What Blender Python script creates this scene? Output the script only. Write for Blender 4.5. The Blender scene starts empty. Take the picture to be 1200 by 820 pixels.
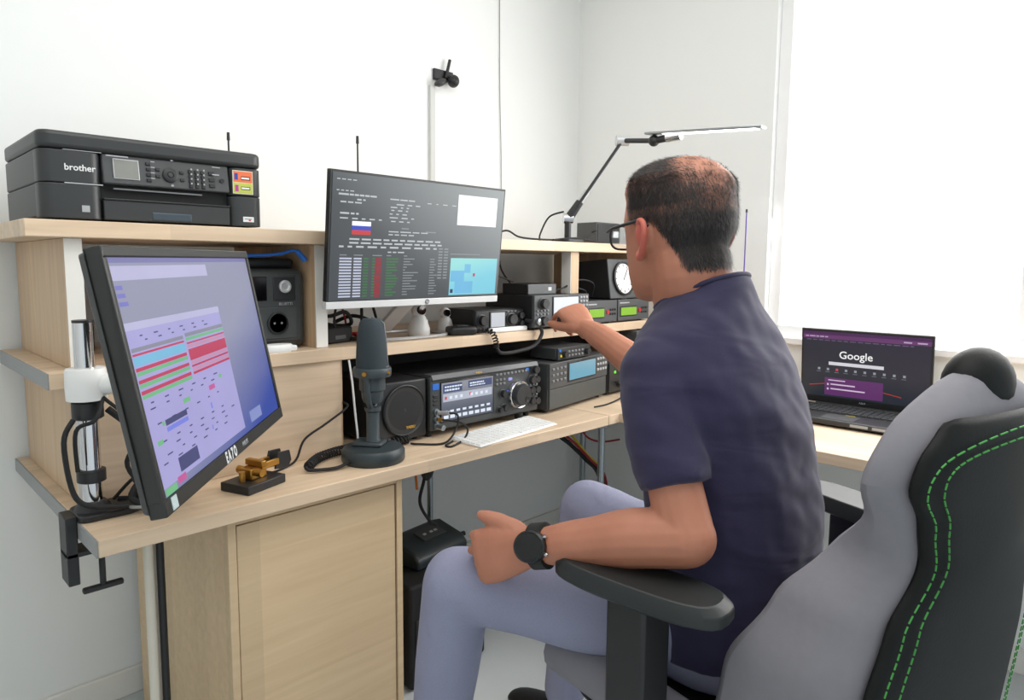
import bpy, bmesh, math, random
from mathutils import Vector, Matrix, Euler, noise
random.seed(7)
SC = bpy.context.scene
COL = SC.collection
R = math.radians

def lin(c):
    return tuple(((v/255.0)/12.92 if v/255.0 <= 0.04045 else ((v/255.0+0.055)/1.055)**2.4) for v in c)

# ------------------------------------------------------------------ camera
cam_d = bpy.data.cameras.new('camera'); cam = bpy.data.objects.new('camera', cam_d); COL.objects.link(cam)
cam_d.sensor_width = 36.0; cam_d.lens = 803.48/1200*36.0
cam_d.shift_x = 20/1200; cam_d.shift_y = -14/1200; cam_d.clip_start = 0.02
_yaw, _pitch, _roll = R(45.7846), R(-6.0458), R(0.3303)
_f = Vector((math.cos(_pitch)*math.cos(_yaw), math.cos(_pitch)*math.sin(_yaw), math.sin(_pitch)))
_r = _f.cross(Vector((0, 0, 1))).normalized(); _u = _r.cross(_f)
_r2 = _r*math.cos(_roll)+_u*math.sin(_roll); _u2 = -_r*math.sin(_roll)+_u*math.cos(_roll)
m = Matrix.Identity(4)
for i in range(3):
    m[i][0], m[i][1], m[i][2] = _r2[i], _u2[i], -_f[i]
m.translation = Vector((-2.5796, -2.0958, 1.25))
cam.matrix_world = m
SC.camera = cam

# ------------------------------------------------------------------ world, lights, exposure
w = bpy.data.worlds.new('daylight'); SC.world = w; w.use_nodes = True
bg = w.node_tree.nodes['Background']
bg.inputs[0].default_value = (0.86, 0.95, 1.0, 1); bg.inputs[1].default_value = 0.86

def area(name, loc, target, sx, sy, power, color):
    l = bpy.data.lights.new(name, 'AREA'); l.shape = 'RECTANGLE'; l.size = sx; l.size_y = sy
    l.energy = power; l.color = color
    o = bpy.data.objects.new(name, l); COL.objects.link(o); o.location = loc
    o.rotation_euler = (Vector(target)-Vector(loc)).to_track_quat('-Z', 'Y').to_euler()
    return o
area('window_daylight', (-0.06, -1.65, 1.60), (-2.0, -1.55, 1.1), 1.5, 1.2, 30, (1.0, 0.98, 0.96))
area('ceiling_fill', (-1.7, -1.5, 2.52), (-1.3, -1.1, 0), 1.8, 1.4, 22, (1.0, 0.98, 0.95))  # added fill lamp below the ceiling, brightens the room and right wall
vs = SC.view_settings
vs.view_transform = 'Standard'; vs.look = 'None'; vs.exposure = 0.0; vs.gamma = 1.0; vs.use_curve_mapping = False

# ------------------------------------------------------------------ materials
MATS = {}
def mat(name, rgb, rough=0.5, metal=0.0, var=0.06, scale=30.0, bump=0.0, spec=0.5, coat=0.0, emit=None, estr=1.0, trans=0.0):
    if name in MATS: return MATS[name]
    M = bpy.data.materials.new(name); M.use_nodes = True
    nt = M.node_tree; b = nt.nodes['Principled BSDF']
    c = lin(rgb)
    tc = nt.nodes.new('ShaderNodeTexCoord')
    no = nt.nodes.new('ShaderNodeTexNoise'); no.inputs['Scale'].default_value = scale; no.inputs['Detail'].default_value = 4
    nt.links.new(tc.outputs['Object'], no.inputs['Vector'])
    mx = nt.nodes.new('ShaderNodeMix'); mx.data_type = 'RGBA'
    mx.inputs['A'].default_value = tuple(v*(1-var) for v in c)+(1,)
    mx.inputs['B'].default_value = tuple(min(1, v*(1+var)) for v in c)+(1,)
    nt.links.new(no.outputs['Fac'], mx.inputs['Factor'])
    nt.links.new(mx.outputs['Result'], b.inputs['Base Color'])
    b.inputs['Roughness'].default_value = rough; b.inputs['Metallic'].default_value = metal
    b.inputs['Specular IOR Level'].default_value = spec
    b.inputs['Coat Weight'].default_value = coat
    b.inputs['Transmission Weight'].default_value = trans
    if bump:
        bp = nt.nodes.new('ShaderNodeBump'); bp.inputs['Strength'].default_value = bump; bp.inputs['Distance'].default_value = 0.002
        nt.links.new(no.outputs['Fac'], bp.inputs['Height']); nt.links.new(bp.outputs['Normal'], b.inputs['Normal'])
    if emit:
        b.inputs['Emission Color'].default_value = lin(emit)+(1,); b.inputs['Emission Strength'].default_value = estr
    MATS[name] = M
    return M

def wood(name, rgb, rough=0.45, axis='X', contrast=0.10):
    if name in MATS: return MATS[name]
    M = bpy.data.materials.new(name); M.use_nodes = True
    nt = M.node_tree; b = nt.nodes['Principled BSDF']; c = lin(rgb)
    tc = nt.nodes.new('ShaderNodeTexCoord'); mp = nt.nodes.new('ShaderNodeMapping')
    s = {'X': (1.2, 22, 22), 'Y': (22, 1.2, 22), 'Z': (22, 22, 1.2)}[axis]
    mp.inputs['Scale'].default_value = s
    nt.links.new(tc.outputs['Object'], mp.inputs['Vector'])
    n1 = nt.nodes.new('ShaderNodeTexNoise'); n1.inputs['Scale'].default_value = 2.2; n1.inputs['Detail'].default_value = 8; n1.inputs['Distortion'].default_value = 0.6
    nt.links.new(mp.outputs['Vector'], n1.inputs['Vector'])
    mp2 = nt.nodes.new('ShaderNodeMapping')
    if axis == 'Y': mp2.inputs['Rotation'].default_value = (0, 0, R(90))
    nt.links.new(tc.outputs['Object'], mp2.inputs['Vector'])
    br = nt.nodes.new('ShaderNodeTexBrick')
    br.inputs['Scale'].default_value = 1.0; br.inputs['Brick Width'].default_value = 0.42; br.inputs['Row Height'].default_value = 0.055
    br.inputs['Mortar Size'].default_value = 0.0; br.offset = 0.37
    br.inputs['Color1'].default_value = tuple(v*0.90 for v in c)+(1,); br.inputs['Color2'].default_value = tuple(min(1, v*1.07) for v in c)+(1,)
    nt.links.new(mp2.outputs['Vector'], br.inputs['Vector'])
    rp = nt.nodes.new('ShaderNodeValToRGB')
    rp.color_ramp.elements[0].position = 0.3; rp.color_ramp.elements[1].position = 0.7
    k = 1-contrast*1.6
    rp.color_ramp.elements[0].color = (k, k*0.97, k*0.93, 1); rp.color_ramp.elements[1].color = (1.03, 1.03, 1.03, 1)
    nt.links.new(n1.outputs['Fac'], rp.inputs['Fac'])
    mx = nt.nodes.new('ShaderNodeMix'); mx.data_type = 'RGBA'; mx.blend_type = 'MULTIPLY'; mx.inputs['Factor'].default_value = 1
    nt.links.new(br.outputs['Color'], mx.inputs['A']); nt.links.new(rp.outputs['Color'], mx.inputs['B'])
    nt.links.new(mx.outputs['Result'], b.inputs['Base Color'])
    b.inputs['Roughness'].default_value = rough
    MATS[name] = M
    return M

def glow(name, rgb, strength=1.0, gloss=0.25, grad=None):
    """a lit display: emission, with a glossy face. grad = (rgb2, axis) blends to a second colour across the display"""
    if name in MATS: return MATS[name]
    M = bpy.data.materials.new(name); M.use_nodes = True
    nt = M.node_tree; b = nt.nodes['Principled BSDF']
    b.inputs['Base Color'].default_value = (0.01, 0.01, 0.012, 1); b.inputs['Roughness'].default_value = gloss
    b.inputs['Specular IOR Level'].default_value = 0.3
    tc = nt.nodes.new('ShaderNodeTexCoord')
    if grad:
        sp = nt.nodes.new('ShaderNodeSeparateXYZ'); nt.links.new(tc.outputs['Generated'], sp.inputs[0])
        a = nt.nodes.new('ShaderNodeMath'); a.operation = 'MULTIPLY_ADD'
        a.inputs[1].default_value = grad[1][0]; a.inputs[2].default_value = grad[1][2]
        nt.links.new(sp.outputs['X'], a.inputs[0])
        a2 = nt.nodes.new('ShaderNodeMath'); a2.operation = 'MULTIPLY_ADD'; a2.use_clamp = True
        a2.inputs[1].default_value = grad[1][1]
        nt.links.new(sp.outputs['Z'], a2.inputs[0]); nt.links.new(a.outputs[0], a2.inputs[2])
        mx = nt.nodes.new('ShaderNodeMix'); mx.data_type = 'RGBA'
        mx.inputs['A'].default_value = lin(rgb)+(1,); mx.inputs['B'].default_value = lin(grad[0])+(1,)
        nt.links.new(a2.outputs[0], mx.inputs['Factor']); nt.links.new(mx.outputs['Result'], b.inputs['Emission Color'])
    else:
        no = nt.nodes.new('ShaderNodeTexNoise'); no.inputs['Scale'].default_value = 12
        nt.links.new(tc.outputs['Object'], no.inputs['Vector'])
        mx = nt.nodes.new('ShaderNodeMix'); mx.data_type = 'RGBA'
        c = lin(rgb)
        mx.inputs['A'].default_value = tuple(v*0.93 for v in c)+(1,); mx.inputs['B'].default_value = tuple(v*1.07 for v in c)+(1,)
        nt.links.new(no.outputs['Fac'], mx.inputs['Factor']); nt.links.new(mx.outputs['Result'], b.inputs['Emission Color'])
    b.inputs['Emission Strength'].default_value = strength
    MATS[name] = M
    return M

WALL = mat('wall_paint', (240, 242, 241), 0.9, var=0.012, scale=6, bump=0.05)
CEIL = mat('ceiling_paint', (244, 244, 242), 0.9, var=0.01)
FLOOR = mat('floor_tile', (204, 210, 212), 0.5, var=0.05, scale=8)
OAK = wood('oak_board', (224, 200, 172))
OAKV = wood('oak_upright', (212, 182, 148), axis='Z')
OAKY = wood('oak_wing', (224, 200, 172), axis='Y')
BEECH = wood('beech_cabinet', (216, 190, 154), 0.5, 'X', 0.05)
WEDGE = mat('white_edge_band', (236, 234, 228), 0.5, var=0.02)
GEDGE = mat('grey_edge_band', (150, 152, 152), 0.5, var=0.03)
BLACK = mat('black_plastic', (30, 31, 33), 0.45, var=0.12)
SATIN = mat('satin_black', (44, 46, 48), 0.38, var=0.1)
MATTE = mat('matte_black', (20, 20, 21), 0.75, var=0.15)
CHARC = mat('charcoal_plastic', (62, 65, 66), 0.5, var=0.06)
GREYD = mat('dark_grey_metal', (78, 80, 82), 0.42, 0.2, var=0.06)
GREYM = mat('mid_grey_plastic', (120, 122, 124), 0.45, var=0.05)
SILVER = mat('silver_plastic', (196, 198, 200), 0.32, 0.4, var=0.03)
CHROME = mat('chrome', (215, 215, 218), 0.12, 1.0, var=0.03)
STEEL = mat('brushed_steel', (160, 168, 172), 0.3, 0.9, var=0.05)
WHITE = mat('white_plastic', (238, 238, 236), 0.4, var=0.02)
CREAM = mat('cream_plastic', (214, 208, 194), 0.5, var=0.03)
BRASS = mat('brass', (176, 132, 62), 0.3, 0.9, var=0.12)
RUBBER = mat('black_rubber', (24, 24, 25), 0.7, var=0.1)
RED = mat('red_plastic', (190, 24, 26), 0.45)
REDC = mat('red_cable', (150, 22, 26), 0.5)
YEL = mat('yellow_plastic', (214, 190, 40), 0.5)
ORANGE = mat('orange_cable', (200, 110, 30), 0.5)
BLUE = mat('blue_plastic', (34, 110, 205), 0.4)
BLUET = mat('blue_badge', (40, 70, 160), 0.4)
PAPERW = mat('white_print', (228, 230, 230), 0.6, var=0.02)
GREYP = mat('grey_print', (168, 170, 172), 0.6, var=0.02)
GOLDP = mat('gold_print', (214, 168, 60), 0.45)
LCDOFF = mat('grey_lcd', (128, 130, 124), 0.3, var=0.04)
MICG = mat('microphone_grey', (58, 68, 72), 0.5, var=0.08)
MICB = mat('microphone_base', (44, 54, 58), 0.42, var=0.08)
MESHG = mat('foam_grille', (50, 60, 66), 0.85, var=0.2, scale=900, bump=0.4)
CLOTHG = mat('speaker_cloth', (52, 52, 52), 0.8, var=0.2, scale=600, bump=0.3)
GLASSB = mat('black_glass', (8, 8, 9), 0.08, var=0.05)

# ------------------------------------------------------------------ mesh helpers
class MB:
    def __init__(s): s.v = []; s.f = []
    def add(s, vs, fs):
        k = len(s.v); s.v += [tuple(x) for x in vs]; s.f += [tuple(i+k for i in f) for f in fs]; return s
    def box(s, c, d, rot=None):
        h = Vector(d)/2; c = Vector(c)
        vs = [Vector((x*h.x, y*h.y, z*h.z)) for x in (-1, 1) for y in (-1, 1) for z in (-1, 1)]
        if rot is not None:
            e = Euler(rot).to_matrix(); vs = [e @ q for q in vs]
        vs = [c+q for q in vs]
        return s.add(vs, [(0, 1, 3, 2), (4, 6, 7, 5), (0, 4, 5, 1), (2, 3, 7, 6), (0, 2, 6, 4), (1, 5, 7, 3)])
    def b2(s, x0, x1, y0, y1, z0, z1):
        return s.box(((x0+x1)/2, (y0+y1)/2, (z0+z1)/2), (abs(x1-x0), abs(y1-y0), abs(z1-z0)))
    def cyl(s, a, b, r0, r1=None, n=20, caps=True):
        a = Vector(a); b = Vector(b); r1 = r0 if r1 is None else r1
        z = (b-a).normalized(); x = z.orthogonal().normalized(); y = z.cross(x)
        vs = []
        for P, r in ((a, r0), (b, r1)):
            for i in range(n):
                t = 2*math.pi*i/n; vs.append(P+x*r*math.cos(t)+y*r*math.sin(t))
        fs = [(i, (i+1) % n, n+(i+1) % n, n+i) for i in range(n)]
        if caps: fs += [tuple(range(n-1, -1, -1)), tuple(range(n, 2*n))]
        return s.add(vs, fs)
    def lathe(s, prof, c=(0, 0, 0), axis='Z', n=28, sx=1, sy=1):
        vs = []; c = Vector(c)
        for (r, h) in prof:
            for i in range(n):
                t = 2*math.pi*i/n; a, b = r*math.cos(t)*sx, r*math.sin(t)*sy
                q = {'Z': (a, b, h), 'Y': (a, h, b), 'X': (h, a, b)}[axis]
                vs.append(c+Vector(q))
        fs = []
        for k in range(len(prof)-1):
            for i in range(n):
                fs.append((k*n+i, k*n+(i+1) % n, (k+1)*n+(i+1) % n, (k+1)*n+i))
        fs.append(tuple(range(n))); fs.append(tuple((len(prof)-1)*n+i for i in range(n)))
        return s.add(vs, fs)
    def tube(s, pts, r, n=8, smooth=True, step=6):
        P = [Vector(q) for q in pts]
        if smooth and len(P) > 2:
            Q = []
            for i in range(len(P)-1):
                p0 = P[max(i-1, 0)]; p1 = P[i]; p2 = P[i+1]; p3 = P[min(i+2, len(P)-1)]
                for k in range(step):
                    t = k/step
                    Q.append(0.5*((2*p1)+(-p0+p2)*t+(2*p0-5*p1+4*p2-p3)*t*t+(-p0+3*p1-3*p2+p3)*t**3))
            Q.append(P[-1]); P = Q
        rr = r if callable(r) else (lambda t: r)
        vs = []; fs = []; N = len(P)
        up = None
        for i, q in enumerate(P):
            t = (P[min(i+1, N-1)]-P[max(i-1, 0)]).normalized()
            if up is None: up = t.orthogonal().normalized()
            up = (up-t*up.dot(t))
            up = up.normalized() if up.length > 1e-6 else t.orthogonal().normalized()
            b = t.cross(up); rad = rr(i/(N-1))
            for k in range(n):
                a = 2*math.pi*k/n; vs.append(q+up*rad*math.cos(a)+b*rad*math.sin(a))
        for i in range(N-1):
            for k in range(n):
                fs.append((i*n+k, i*n+(k+1) % n, (i+1)*n+(k+1) % n, (i+1)*n+k))
        fs.append(tuple(range(n))[::-1]); fs.append(tuple((N-1)*n+k for k in range(n)))
        return s.add(vs, fs)
    def prism(s, poly, h0, h1, axis='Z'):
        n = len(poly)
        def q(a, b, h): return {'Z': (a, b, h), 'Y': (a, h, b), 'X': (h, a, b)}[axis]
        vs = [q(a, b, h0) for a, b in poly]+[q(a, b, h1) for a, b in poly]
        fs = [(i, (i+1) % n, n+(i+1) % n, n+i) for i in range(n)]+[tuple(range(n-1, -1, -1)), tuple(range(n, 2*n))]
        return s.add(vs, fs)
    def loft(s, rings, close=True):
        n = len(rings[0]); vs = [p for r in rings for p in r]; fs = []
        for k in range(len(rings)-1):
            for i in range(n):
                fs.append((k*n+i, k*n+(i+1) % n, (k+1)*n+(i+1) % n, (k+1)*n+i))
        if close:
            fs.append(tuple(range(n))[::-1]); fs.append(tuple((len(rings)-1)*n+i for i in range(n)))
        return s.add(vs, fs)
    def ball(s, c, rad, rot=None, nu=20, nv=12):
        c = Vector(c); rad = Vector(rad) if not isinstance(rad, (int, float)) else Vector((rad,)*3)
        e = Euler(rot).to_matrix() if rot is not None else Matrix.Identity(3)
        vs = []; fs = []
        for j in range(nv+1):
            ph = math.pi*j/nv
            for i in range(nu):
                th = 2*math.pi*i/nu
                q = Vector((rad.x*math.sin(ph)*math.cos(th), rad.y*math.sin(ph)*math.sin(th), rad.z*math.cos(ph)))
                vs.append(c+e @ q)
        for j in range(nv):
            for i in range(nu):
                fs.append((j*nu+i, (j+1)*nu+i, (j+1)*nu+(i+1) % nu, j*nu+(i+1) % nu))
        return s.add(vs, fs)
    def mesh(s, name):
        me = bpy.data.meshes.new(name); me.from_pydata(s.v, [], s.f)
        bm = bmesh.new(); bm.from_mesh(me)
        bmesh.ops.remove_doubles(bm, verts=bm.verts, dist=1e-6)
        bmesh.ops.recalc_face_normals(bm, faces=bm.faces); bm.to_mesh(me); bm.free()
        return me
    def build(s, name, material, parent=None, bev=0.0, seg=2, smooth=True, sub=0, loc=None, rot=None):
        me = s.mesh(name); me.materials.append(material)
        if smooth:
            me.polygons.foreach_set('use_smooth', [True]*len(me.polygons)); me.set_sharp_from_angle(angle=R(38))
        o = bpy.data.objects.new(name, me); COL.objects.link(o)
        if parent is not None: o.parent = parent
        if loc is not None: o.location = loc
        if rot is not None: o.rotation_euler = rot
        if bev:
            b = o.modifiers.new('bevel', 'BEVEL'); b.width = bev; b.segments = seg; b.limit_method = 'ANGLE'; b.angle_limit = R(40)
        if sub:
            u = o.modifiers.new('sub', 'SUBSURF'); u.levels = sub; u.render_levels = sub
        return o

def tag(o, label, cat, group=None):
    o['label'] = label; o['category'] = cat
    if group: o['group'] = group
    return o
def thing(name, label, cat, loc=(0, 0, 0), rot=(0, 0, 0), group=None):
    o = bpy.data.objects.new(name, None); COL.objects.link(o); o.empty_display_size = 0.05
    o.location = loc; o.rotation_euler = rot
    return tag(o, label, cat, group)
def struct(o): o['kind'] = 'structure'; return o
def link_copy(o, parent, loc):
    c = o.copy(); COL.objects.link(c); c.parent = parent; c.location = loc; return c

def text(name, body, size, loc, rot, material, parent, extrude=0.0003, align='CENTER', xs=1.0, bold=0.0):
    cu = bpy.data.curves.new(name, 'FONT'); cu.body = body; cu.size = size; cu.extrude = extrude; cu.align_x = align; cu.align_y = 'CENTER'
    cu.offset = bold; cu.resolution_u = 3
    t = bpy.data.objects.new(name, cu); COL.objects.link(t)
    dg = bpy.context.evaluated_depsgraph_get()
    me = bpy.data.meshes.new_from_object(t.evaluated_get(dg)); me.name = name
    bpy.data.objects.remove(t)
    o = bpy.data.objects.new(name, me); COL.objects.link(o); me.materials.clear(); me.materials.append(material)
    o.parent = parent; o.location = loc; o.rotation_euler = rot; o.scale = (xs, 1, 1)
    return o
FRONT = (R(90), 0, 0)     # lettering that faces -Y

def quads(name, rects, W, H, y, material, parent, cx=0.0, cz=0.0, skew=0.0):
    """flat print on a display: rects (u0, v0, u1, v1) in 0..1 from the display's top left corner"""
    mb = MB()
    for (u0, v0, u1, v1) in rects:
        x0, x1 = cx-W/2+u0*W, cx-W/2+u1*W; z0, z1 = cz+H/2-v1*H, cz+H/2-v0*H
        mb.add([(x0, y, z0), (x1, y, z0), (x1, y, z1), (x0, y, z1)], [(0, 1, 2, 3)])
    me = bpy.data.meshes.new(name); me.from_pydata(mb.v, [], mb.f); me.materials.append(material)
    o = bpy.data.objects.new(name, me); COL.objects.link(o); o.parent = parent
    if len(rects) > 1: o['kind'] = 'stuff'
    return o
def words(u, v, n, h=0.012, wmin=0.012, wmax=0.05, gap=0.008, umax=1.0):
    out = []; x = u
    for i in range(n):
        w_ = random.uniform(wmin, wmax)
        if x+w_ > umax: break
        out.append((x, v, x+w_, v+h)); x += w_+gap
    return out

# ================================================================== SETTING
def wallbox(name, x0, x1, y0, y1, z0, z1, mt):
    return struct(MB().b2(x0, x1, y0, y1, z0, z1).build(name, mt, smooth=False))
wallbox('floor', -3.6, 0.15, -3.4, 0.15, -0.1, 0.0, FLOOR)
wallbox('ceiling', -3.6, 0.15, -3.4, 0.15, 2.6, 2.7, CEIL)
wallbox('wall_back', -3.6, 0.15, 0.0, 0.15, 0.0, 2.6, WALL)
wallbox('wall_left', -3.75, -3.6, -3.4, 0.15, 0.0, 2.6, WALL)
# right wall with the window opening
WY0, WY1, WZ0, WZ1 = -2.55, -0.93, 0.985, 2.30
wr = MB()
wr.b2(0, 0.15, WY1, 0.0, 0, 2.6); wr.b2(0, 0.15, -3.4, WY0, 0, 2.6); wr.b2(0, 0.15, WY0, WY1, 0, WZ0); wr.b2(0, 0.15, WY0, WY1, WZ1, 2.6)
struct(wr.build('wall_right', WALL, smooth=False))
win = bpy.data.objects.new('window_1', None); COL.objects.link(win); win.location = (0.05, (WY0+WY1)/2, WZ0); struct(win)
hw = (WY1-WY0)/2; hh = WZ1-WZ0
WFR = mat('window_frame_white', (246, 246, 246), 0.4, var=0.01)
fr = MB()
for s in (-1, 1): fr.b2(-0.02, 0.04, s*(hw-0.045), s*hw, 0, hh)
fr.b2(-0.02, 0.04, -hw, hw, 0, 0.045); fr.b2(-0.02, 0.04, -hw, hw, hh-0.045, hh)
fr.build('window_frame', WFR, win, bev=0.003)
MB().b2(-0.01, 0.03, -0.03, 0.03, 0.045, hh-0.045).build('mullion', WFR, win, bev=0.003)
MB().b2(-0.075, 0.0, -hw-0.03, hw+0.03, -0.02, 0.004).build('window_sill', WFR, win, bev=0.003)
BLIND = mat('sheer_blind', (250, 250, 250), 0.9, var=0.01, emit=(255, 255, 255), estr=1.5)
for s in (-1, 1):
    MB().b2(0.012, 0.016, min(s*0.03, s*(hw-0.045)), max(s*0.03, s*(hw-0.045)), 0.045, hh-0.045).build('pane', BLIND, win)
struct(MB().b2(-3.6, 0, -0.014, 0, 0, 0.08).build('baseboard_back', WEDGE, bev=0.003))
struct(MB().b2(-0.014, 0, -3.4, -0.014, 0, 0.08).build('baseboard_right', WEDGE, bev=0.003))
# cable duct on the back wall, thin cord, dark bracket
tag(MB().b2(-0.899, -0.876, -0.014, -0.0005, 1.34, 1.925).build('cable_trunking', mat('trunking_grey', (206, 208, 206), 0.6, var=0.02), bev=0.002), 'narrow pale grey cable duct running up the back wall', 'cable duct')
tag(MB().tube([(-0.53, -0.004, 2.55), (-0.525, -0.004, 2.0), (-0.515, -0.005, 1.7), (-0.51, -0.005, 1.36)], 0.0016, 6).build('wall_cable', GREYM), 'thin grey cord hanging down the white back wall', 'cord')
t = thing('wall_bracket', 'small dark bracket at the top of the wall cable duct', 'bracket', (-0.86, -0.001, 1.93))
MB().b2(-0.02, 0.075, -0.012, 0, 0.02, 0.06).build('back_plate', BLACK, t, bev=0.003)
MB().ball((-0.005, -0.03, 0.005), (0.028, 0.02, 0.014), (0, R(-25), 0)).build('clip', SATIN, t)
MB().ball((0.055, -0.035, 0.02), (0.022, 0.024, 0.024)).build('clamp', BLACK, t)
MB().cyl((0.03, -0.02, 0.03), (0.05, -0.02, 0.10), 0.006).build('rod', BLACK, t)

# ================================================================== DESK
ZD = 0.75
desk = thing('desk', 'long light oak desk along the back wall with grey left end', 'desk', (-1.5, -0.37, 0))
def W2L(p, o): return tuple(Vector(p)-Vector(o.location))
MB().b2(-0.76, 0.772, -0.372, 0.368, 0.717, 0.75).build('desk_top', OAK, desk, bev=0.002)
MB().b2(-0.7635, -0.7602, -0.370, 0.366, 0.7175, 0.7495).build('edge_band', GEDGE, desk)
lg = MB().cyl((-0.62, -0.20, 0), (-0.62, -0.20, 0.717), 0.011).build('leg', WHITE, desk); lg['label'] = 'white tubular leg'
lg = MB().cyl((0.785-0.0, -0.335, 0), (0.785, -0.335, 0.717), 0.012).build('leg', STEEL, desk); lg['label'] = 'polished steel post'
MB().b2(0.74, 0.80, -0.36, -0.30, 0.708, 0.717).build('leg_plate', STEEL, desk)
wing = thing('desk_wing', 'light oak side desk under the bright window carrying the open laptop', 'desk', (-0.33, -1.2, 0))
MB().prism([(-0.396, 1.198), (-0.396, 0.458), (-0.335, 0.458), (-0.335, -1.1), (0.326, -1.1), (0.326, 1.198)], 0.717, 0.75).build('desk_top', OAKY, wing, bev=0.002)
for (x, y) in ((-0.27, -1.02), (0.28, -1.02), (0.28, 1.1)):
    MB().cyl((x, y, 0), (x, y, 0.717), 0.014).build('leg', STEEL, wing)

# pedestal cabinet
cab = thing('pedestal_cabinet', 'pale beech cabinet with one plain door under the desk', 'cabinet', (-1.78, -0.40, 0))
cb = MB(); cb.b2(-0.228, -0.21, -0.30, 0.33, 0.0, 0.712); cb.b2(0.21, 0.228, -0.30, 0.33, 0.0, 0.712)
cb.b2(-0.21, 0.21, -0.30, 0.33, 0.695, 0.712); cb.b2(-0.21, 0.21, -0.27, 0.33, 0.0, 0.07); cb.b2(-0.21, 0.21, 0.315, 0.33, 0.07, 0.695)
cb.build('body', BEECH, cab, bev=0.0015)
MB().b2(-0.2075, 0.2065, -0.297, -0.279, 0.075, 0.6915).build('door', BEECH, cab, bev=0.0015)
# pipes left of cabinet
tag(MB().cyl((-2.135, -0.60, 0.0), (-2.135, -0.60, 0.716), 0.010).build('cable_duct_pipe', CREAM), 'cream upright pipe under the left end of the desk', 'pipe')
tag(MB().cyl((-2.112, -0.60, 0.0), (-2.112, -0.60, 0.716), 0.008).build('cable_pipe', BLACK), 'thin black upright pipe under the left end of the desk', 'pipe')

# ================================================================== HUTCH
hut = thing('desk_hutch', 'light oak two-tier hutch with white edged uprights standing on the desk', 'shelf unit', (-1.2, -0.27, ZD))
YH = -0.535+0.27
MB().b2(-1.08, 1.08, YH, 0.255, 0.25, 0.2835).build('middle_shelf', OAK, hut, bev=0.002)
MB().b2(-1.105, 1.045, YH, 0.255, 0.55, 0.584).build('top_shelf', OAK, hut, bev=0.002)
MB().b2(-1.0825, -1.0802, YH+0.002, 0.25, 0.2505, 0.283).build('edge_band', GEDGE, hut)
def upright(x0, x1, z0, z1, y0=-0.235, band=True):
    u = MB().b2(x0, x1, y0+0.002, 0.25, z0, z1).build('upright', OAKV, hut, bev=0.001)
    if band: MB().b2(x0, x1, y0-0.001, y0+0.0018, z0+0.0005, z1-0.0005).build('edge_band', WEDGE, u)
upright(-1.035, -1.003, 0.284, 0.5495); upright(-0.478, -0.445, 0.284, 0.5495); MB().b2(0.533, 0.575, -0.25, -0.205, 0.284, 0.5495).build('post', OAKV, hut, bev=0.001)
MB().b2(0.5305, 0.5328, -0.249, -0.206, 0.2845, 0.549).build('post_facing', WEDGE, hut)
upright(1.012, 1.038, 0.284, 0.5495)
upright(-1.035, -1.003, 0.0005, 0.2495); MB().b2(-0.40, 0.998, 0.02, 0.034, 0.0005, 0.2495).build('bay_shade_sheet', MATTE, hut)  # black sheet added to paint the bay's deep shadow behind the radios
upright(1.0, 1.03, 0.0005, 0.2495)
MB().b2(-1.002, -0.42, -0.255, -0.237, 0.0005, 0.2495).build('front_panel', OAK, hut, bev=0.001)
upright(-0.42, -0.402, 0.0005, 0.2495, -0.235, False)

# ================================================================== PRINTER
PR = thing('printer', 'black inkjet all-in-one printer with keypad panel on the top shelf', 'printer', (-2.05, -0.515, 1.334))
PB = mat('printer_black', (50, 52, 53), 0.42, var=0.06); PD = mat('printer_panel', (66, 68, 69), 0.4, var=0.05)
def rbox(x0, x1, y0, y1, z0, z1, r, n=6):
    """box outline with rounded vertical corners (plan view polygon)"""
    pts = []
    for (cx, cy, a0) in ((x1-r, y1-r, 0), (x0+r, y1-r, 90), (x0+r, y0+r, 180), (x1-r, y0+r, 270)):
        for k in range(n+1):
            a = R(a0+90*k/n); pts.append((cx+r*math.cos(a), cy+r*math.sin(a)))
    return MB().prism(pts, z0, z1)
w0, w1 = -0.222, 0.230
# lower carcass with an open slot in the middle
lo = rbox(w0, w1, 0.02, 0.34, 0.006, 0.072, 0.02); lo.build('lower_body', PB, PR, bev=0.003)
rbox(w0, -0.112, -0.004, 0.06, 0.004, 0.0725, 0.022).build('lower_corner', PB, PR, bev=0.002)
rbox(0.152, w1, -0.004, 0.06, 0.004, 0.0725, 0.022).build('lower_corner', PB, PR, bev=0.002)
rbox(w0, -0.112, -0.004, 0.06, 0.074, 0.137, 0.022).build('upper_corner', PB, PR, bev=0.002)
rbox(0.152, w1, -0.004, 0.06, 0.074, 0.137, 0.022).build('upper_corner', PB, PR, bev=0.002)
rbox(w0, w1, 0.02, 0.34, 0.073, 0.1375, 0.02).build('upper_body', PB, PR, bev=0.003)
rbox(w0-0.001, w1+0.001, -0.006, 0.34, 0.139, 0.174, 0.024).build('scanner_lid', PB, PR, bev=0.009, seg=4)
pn = MB().box((0.02, 0.006, 0.108), (0.262, 0.012, 0.062), (R(-8), 0, 0)).build('control_panel', PD, PR, bev=0.003)
MB().b2(-0.111, 0.151, 0.0165, 0.0195, 0.040, 0.079).build('paper_slot', MATTE, PR)
tr = MB().b2(-0.111, 0.151, 0.0, 0.0165, 0.005, 0.046).build('paper_tray', PB, PR, bev=0.002)
MB().b2(-0.111, 0.151, -0.003, 0.012, 0.0455, 0.049).build('tray_lip', SATIN, tr, bev=0.001)
MB().b2(-0.02, 0.065, -0.0015, 0.006, 0.006, 0.026).build('tray_handle', mat('handle_blue_grey', (58, 70, 80), 0.4), tr, bev=0.004)
MB().b2(-0.09, 0.09, 0.004, 0.01, 0.068, 0.071).build('paper_guide', GREYM, PR)
def onpanel(x, z): # point on the tilted panel's face
    return (x, 0.006-0.0065+(z-0.108)*math.tan(R(8))-0.0005, z)
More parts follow.
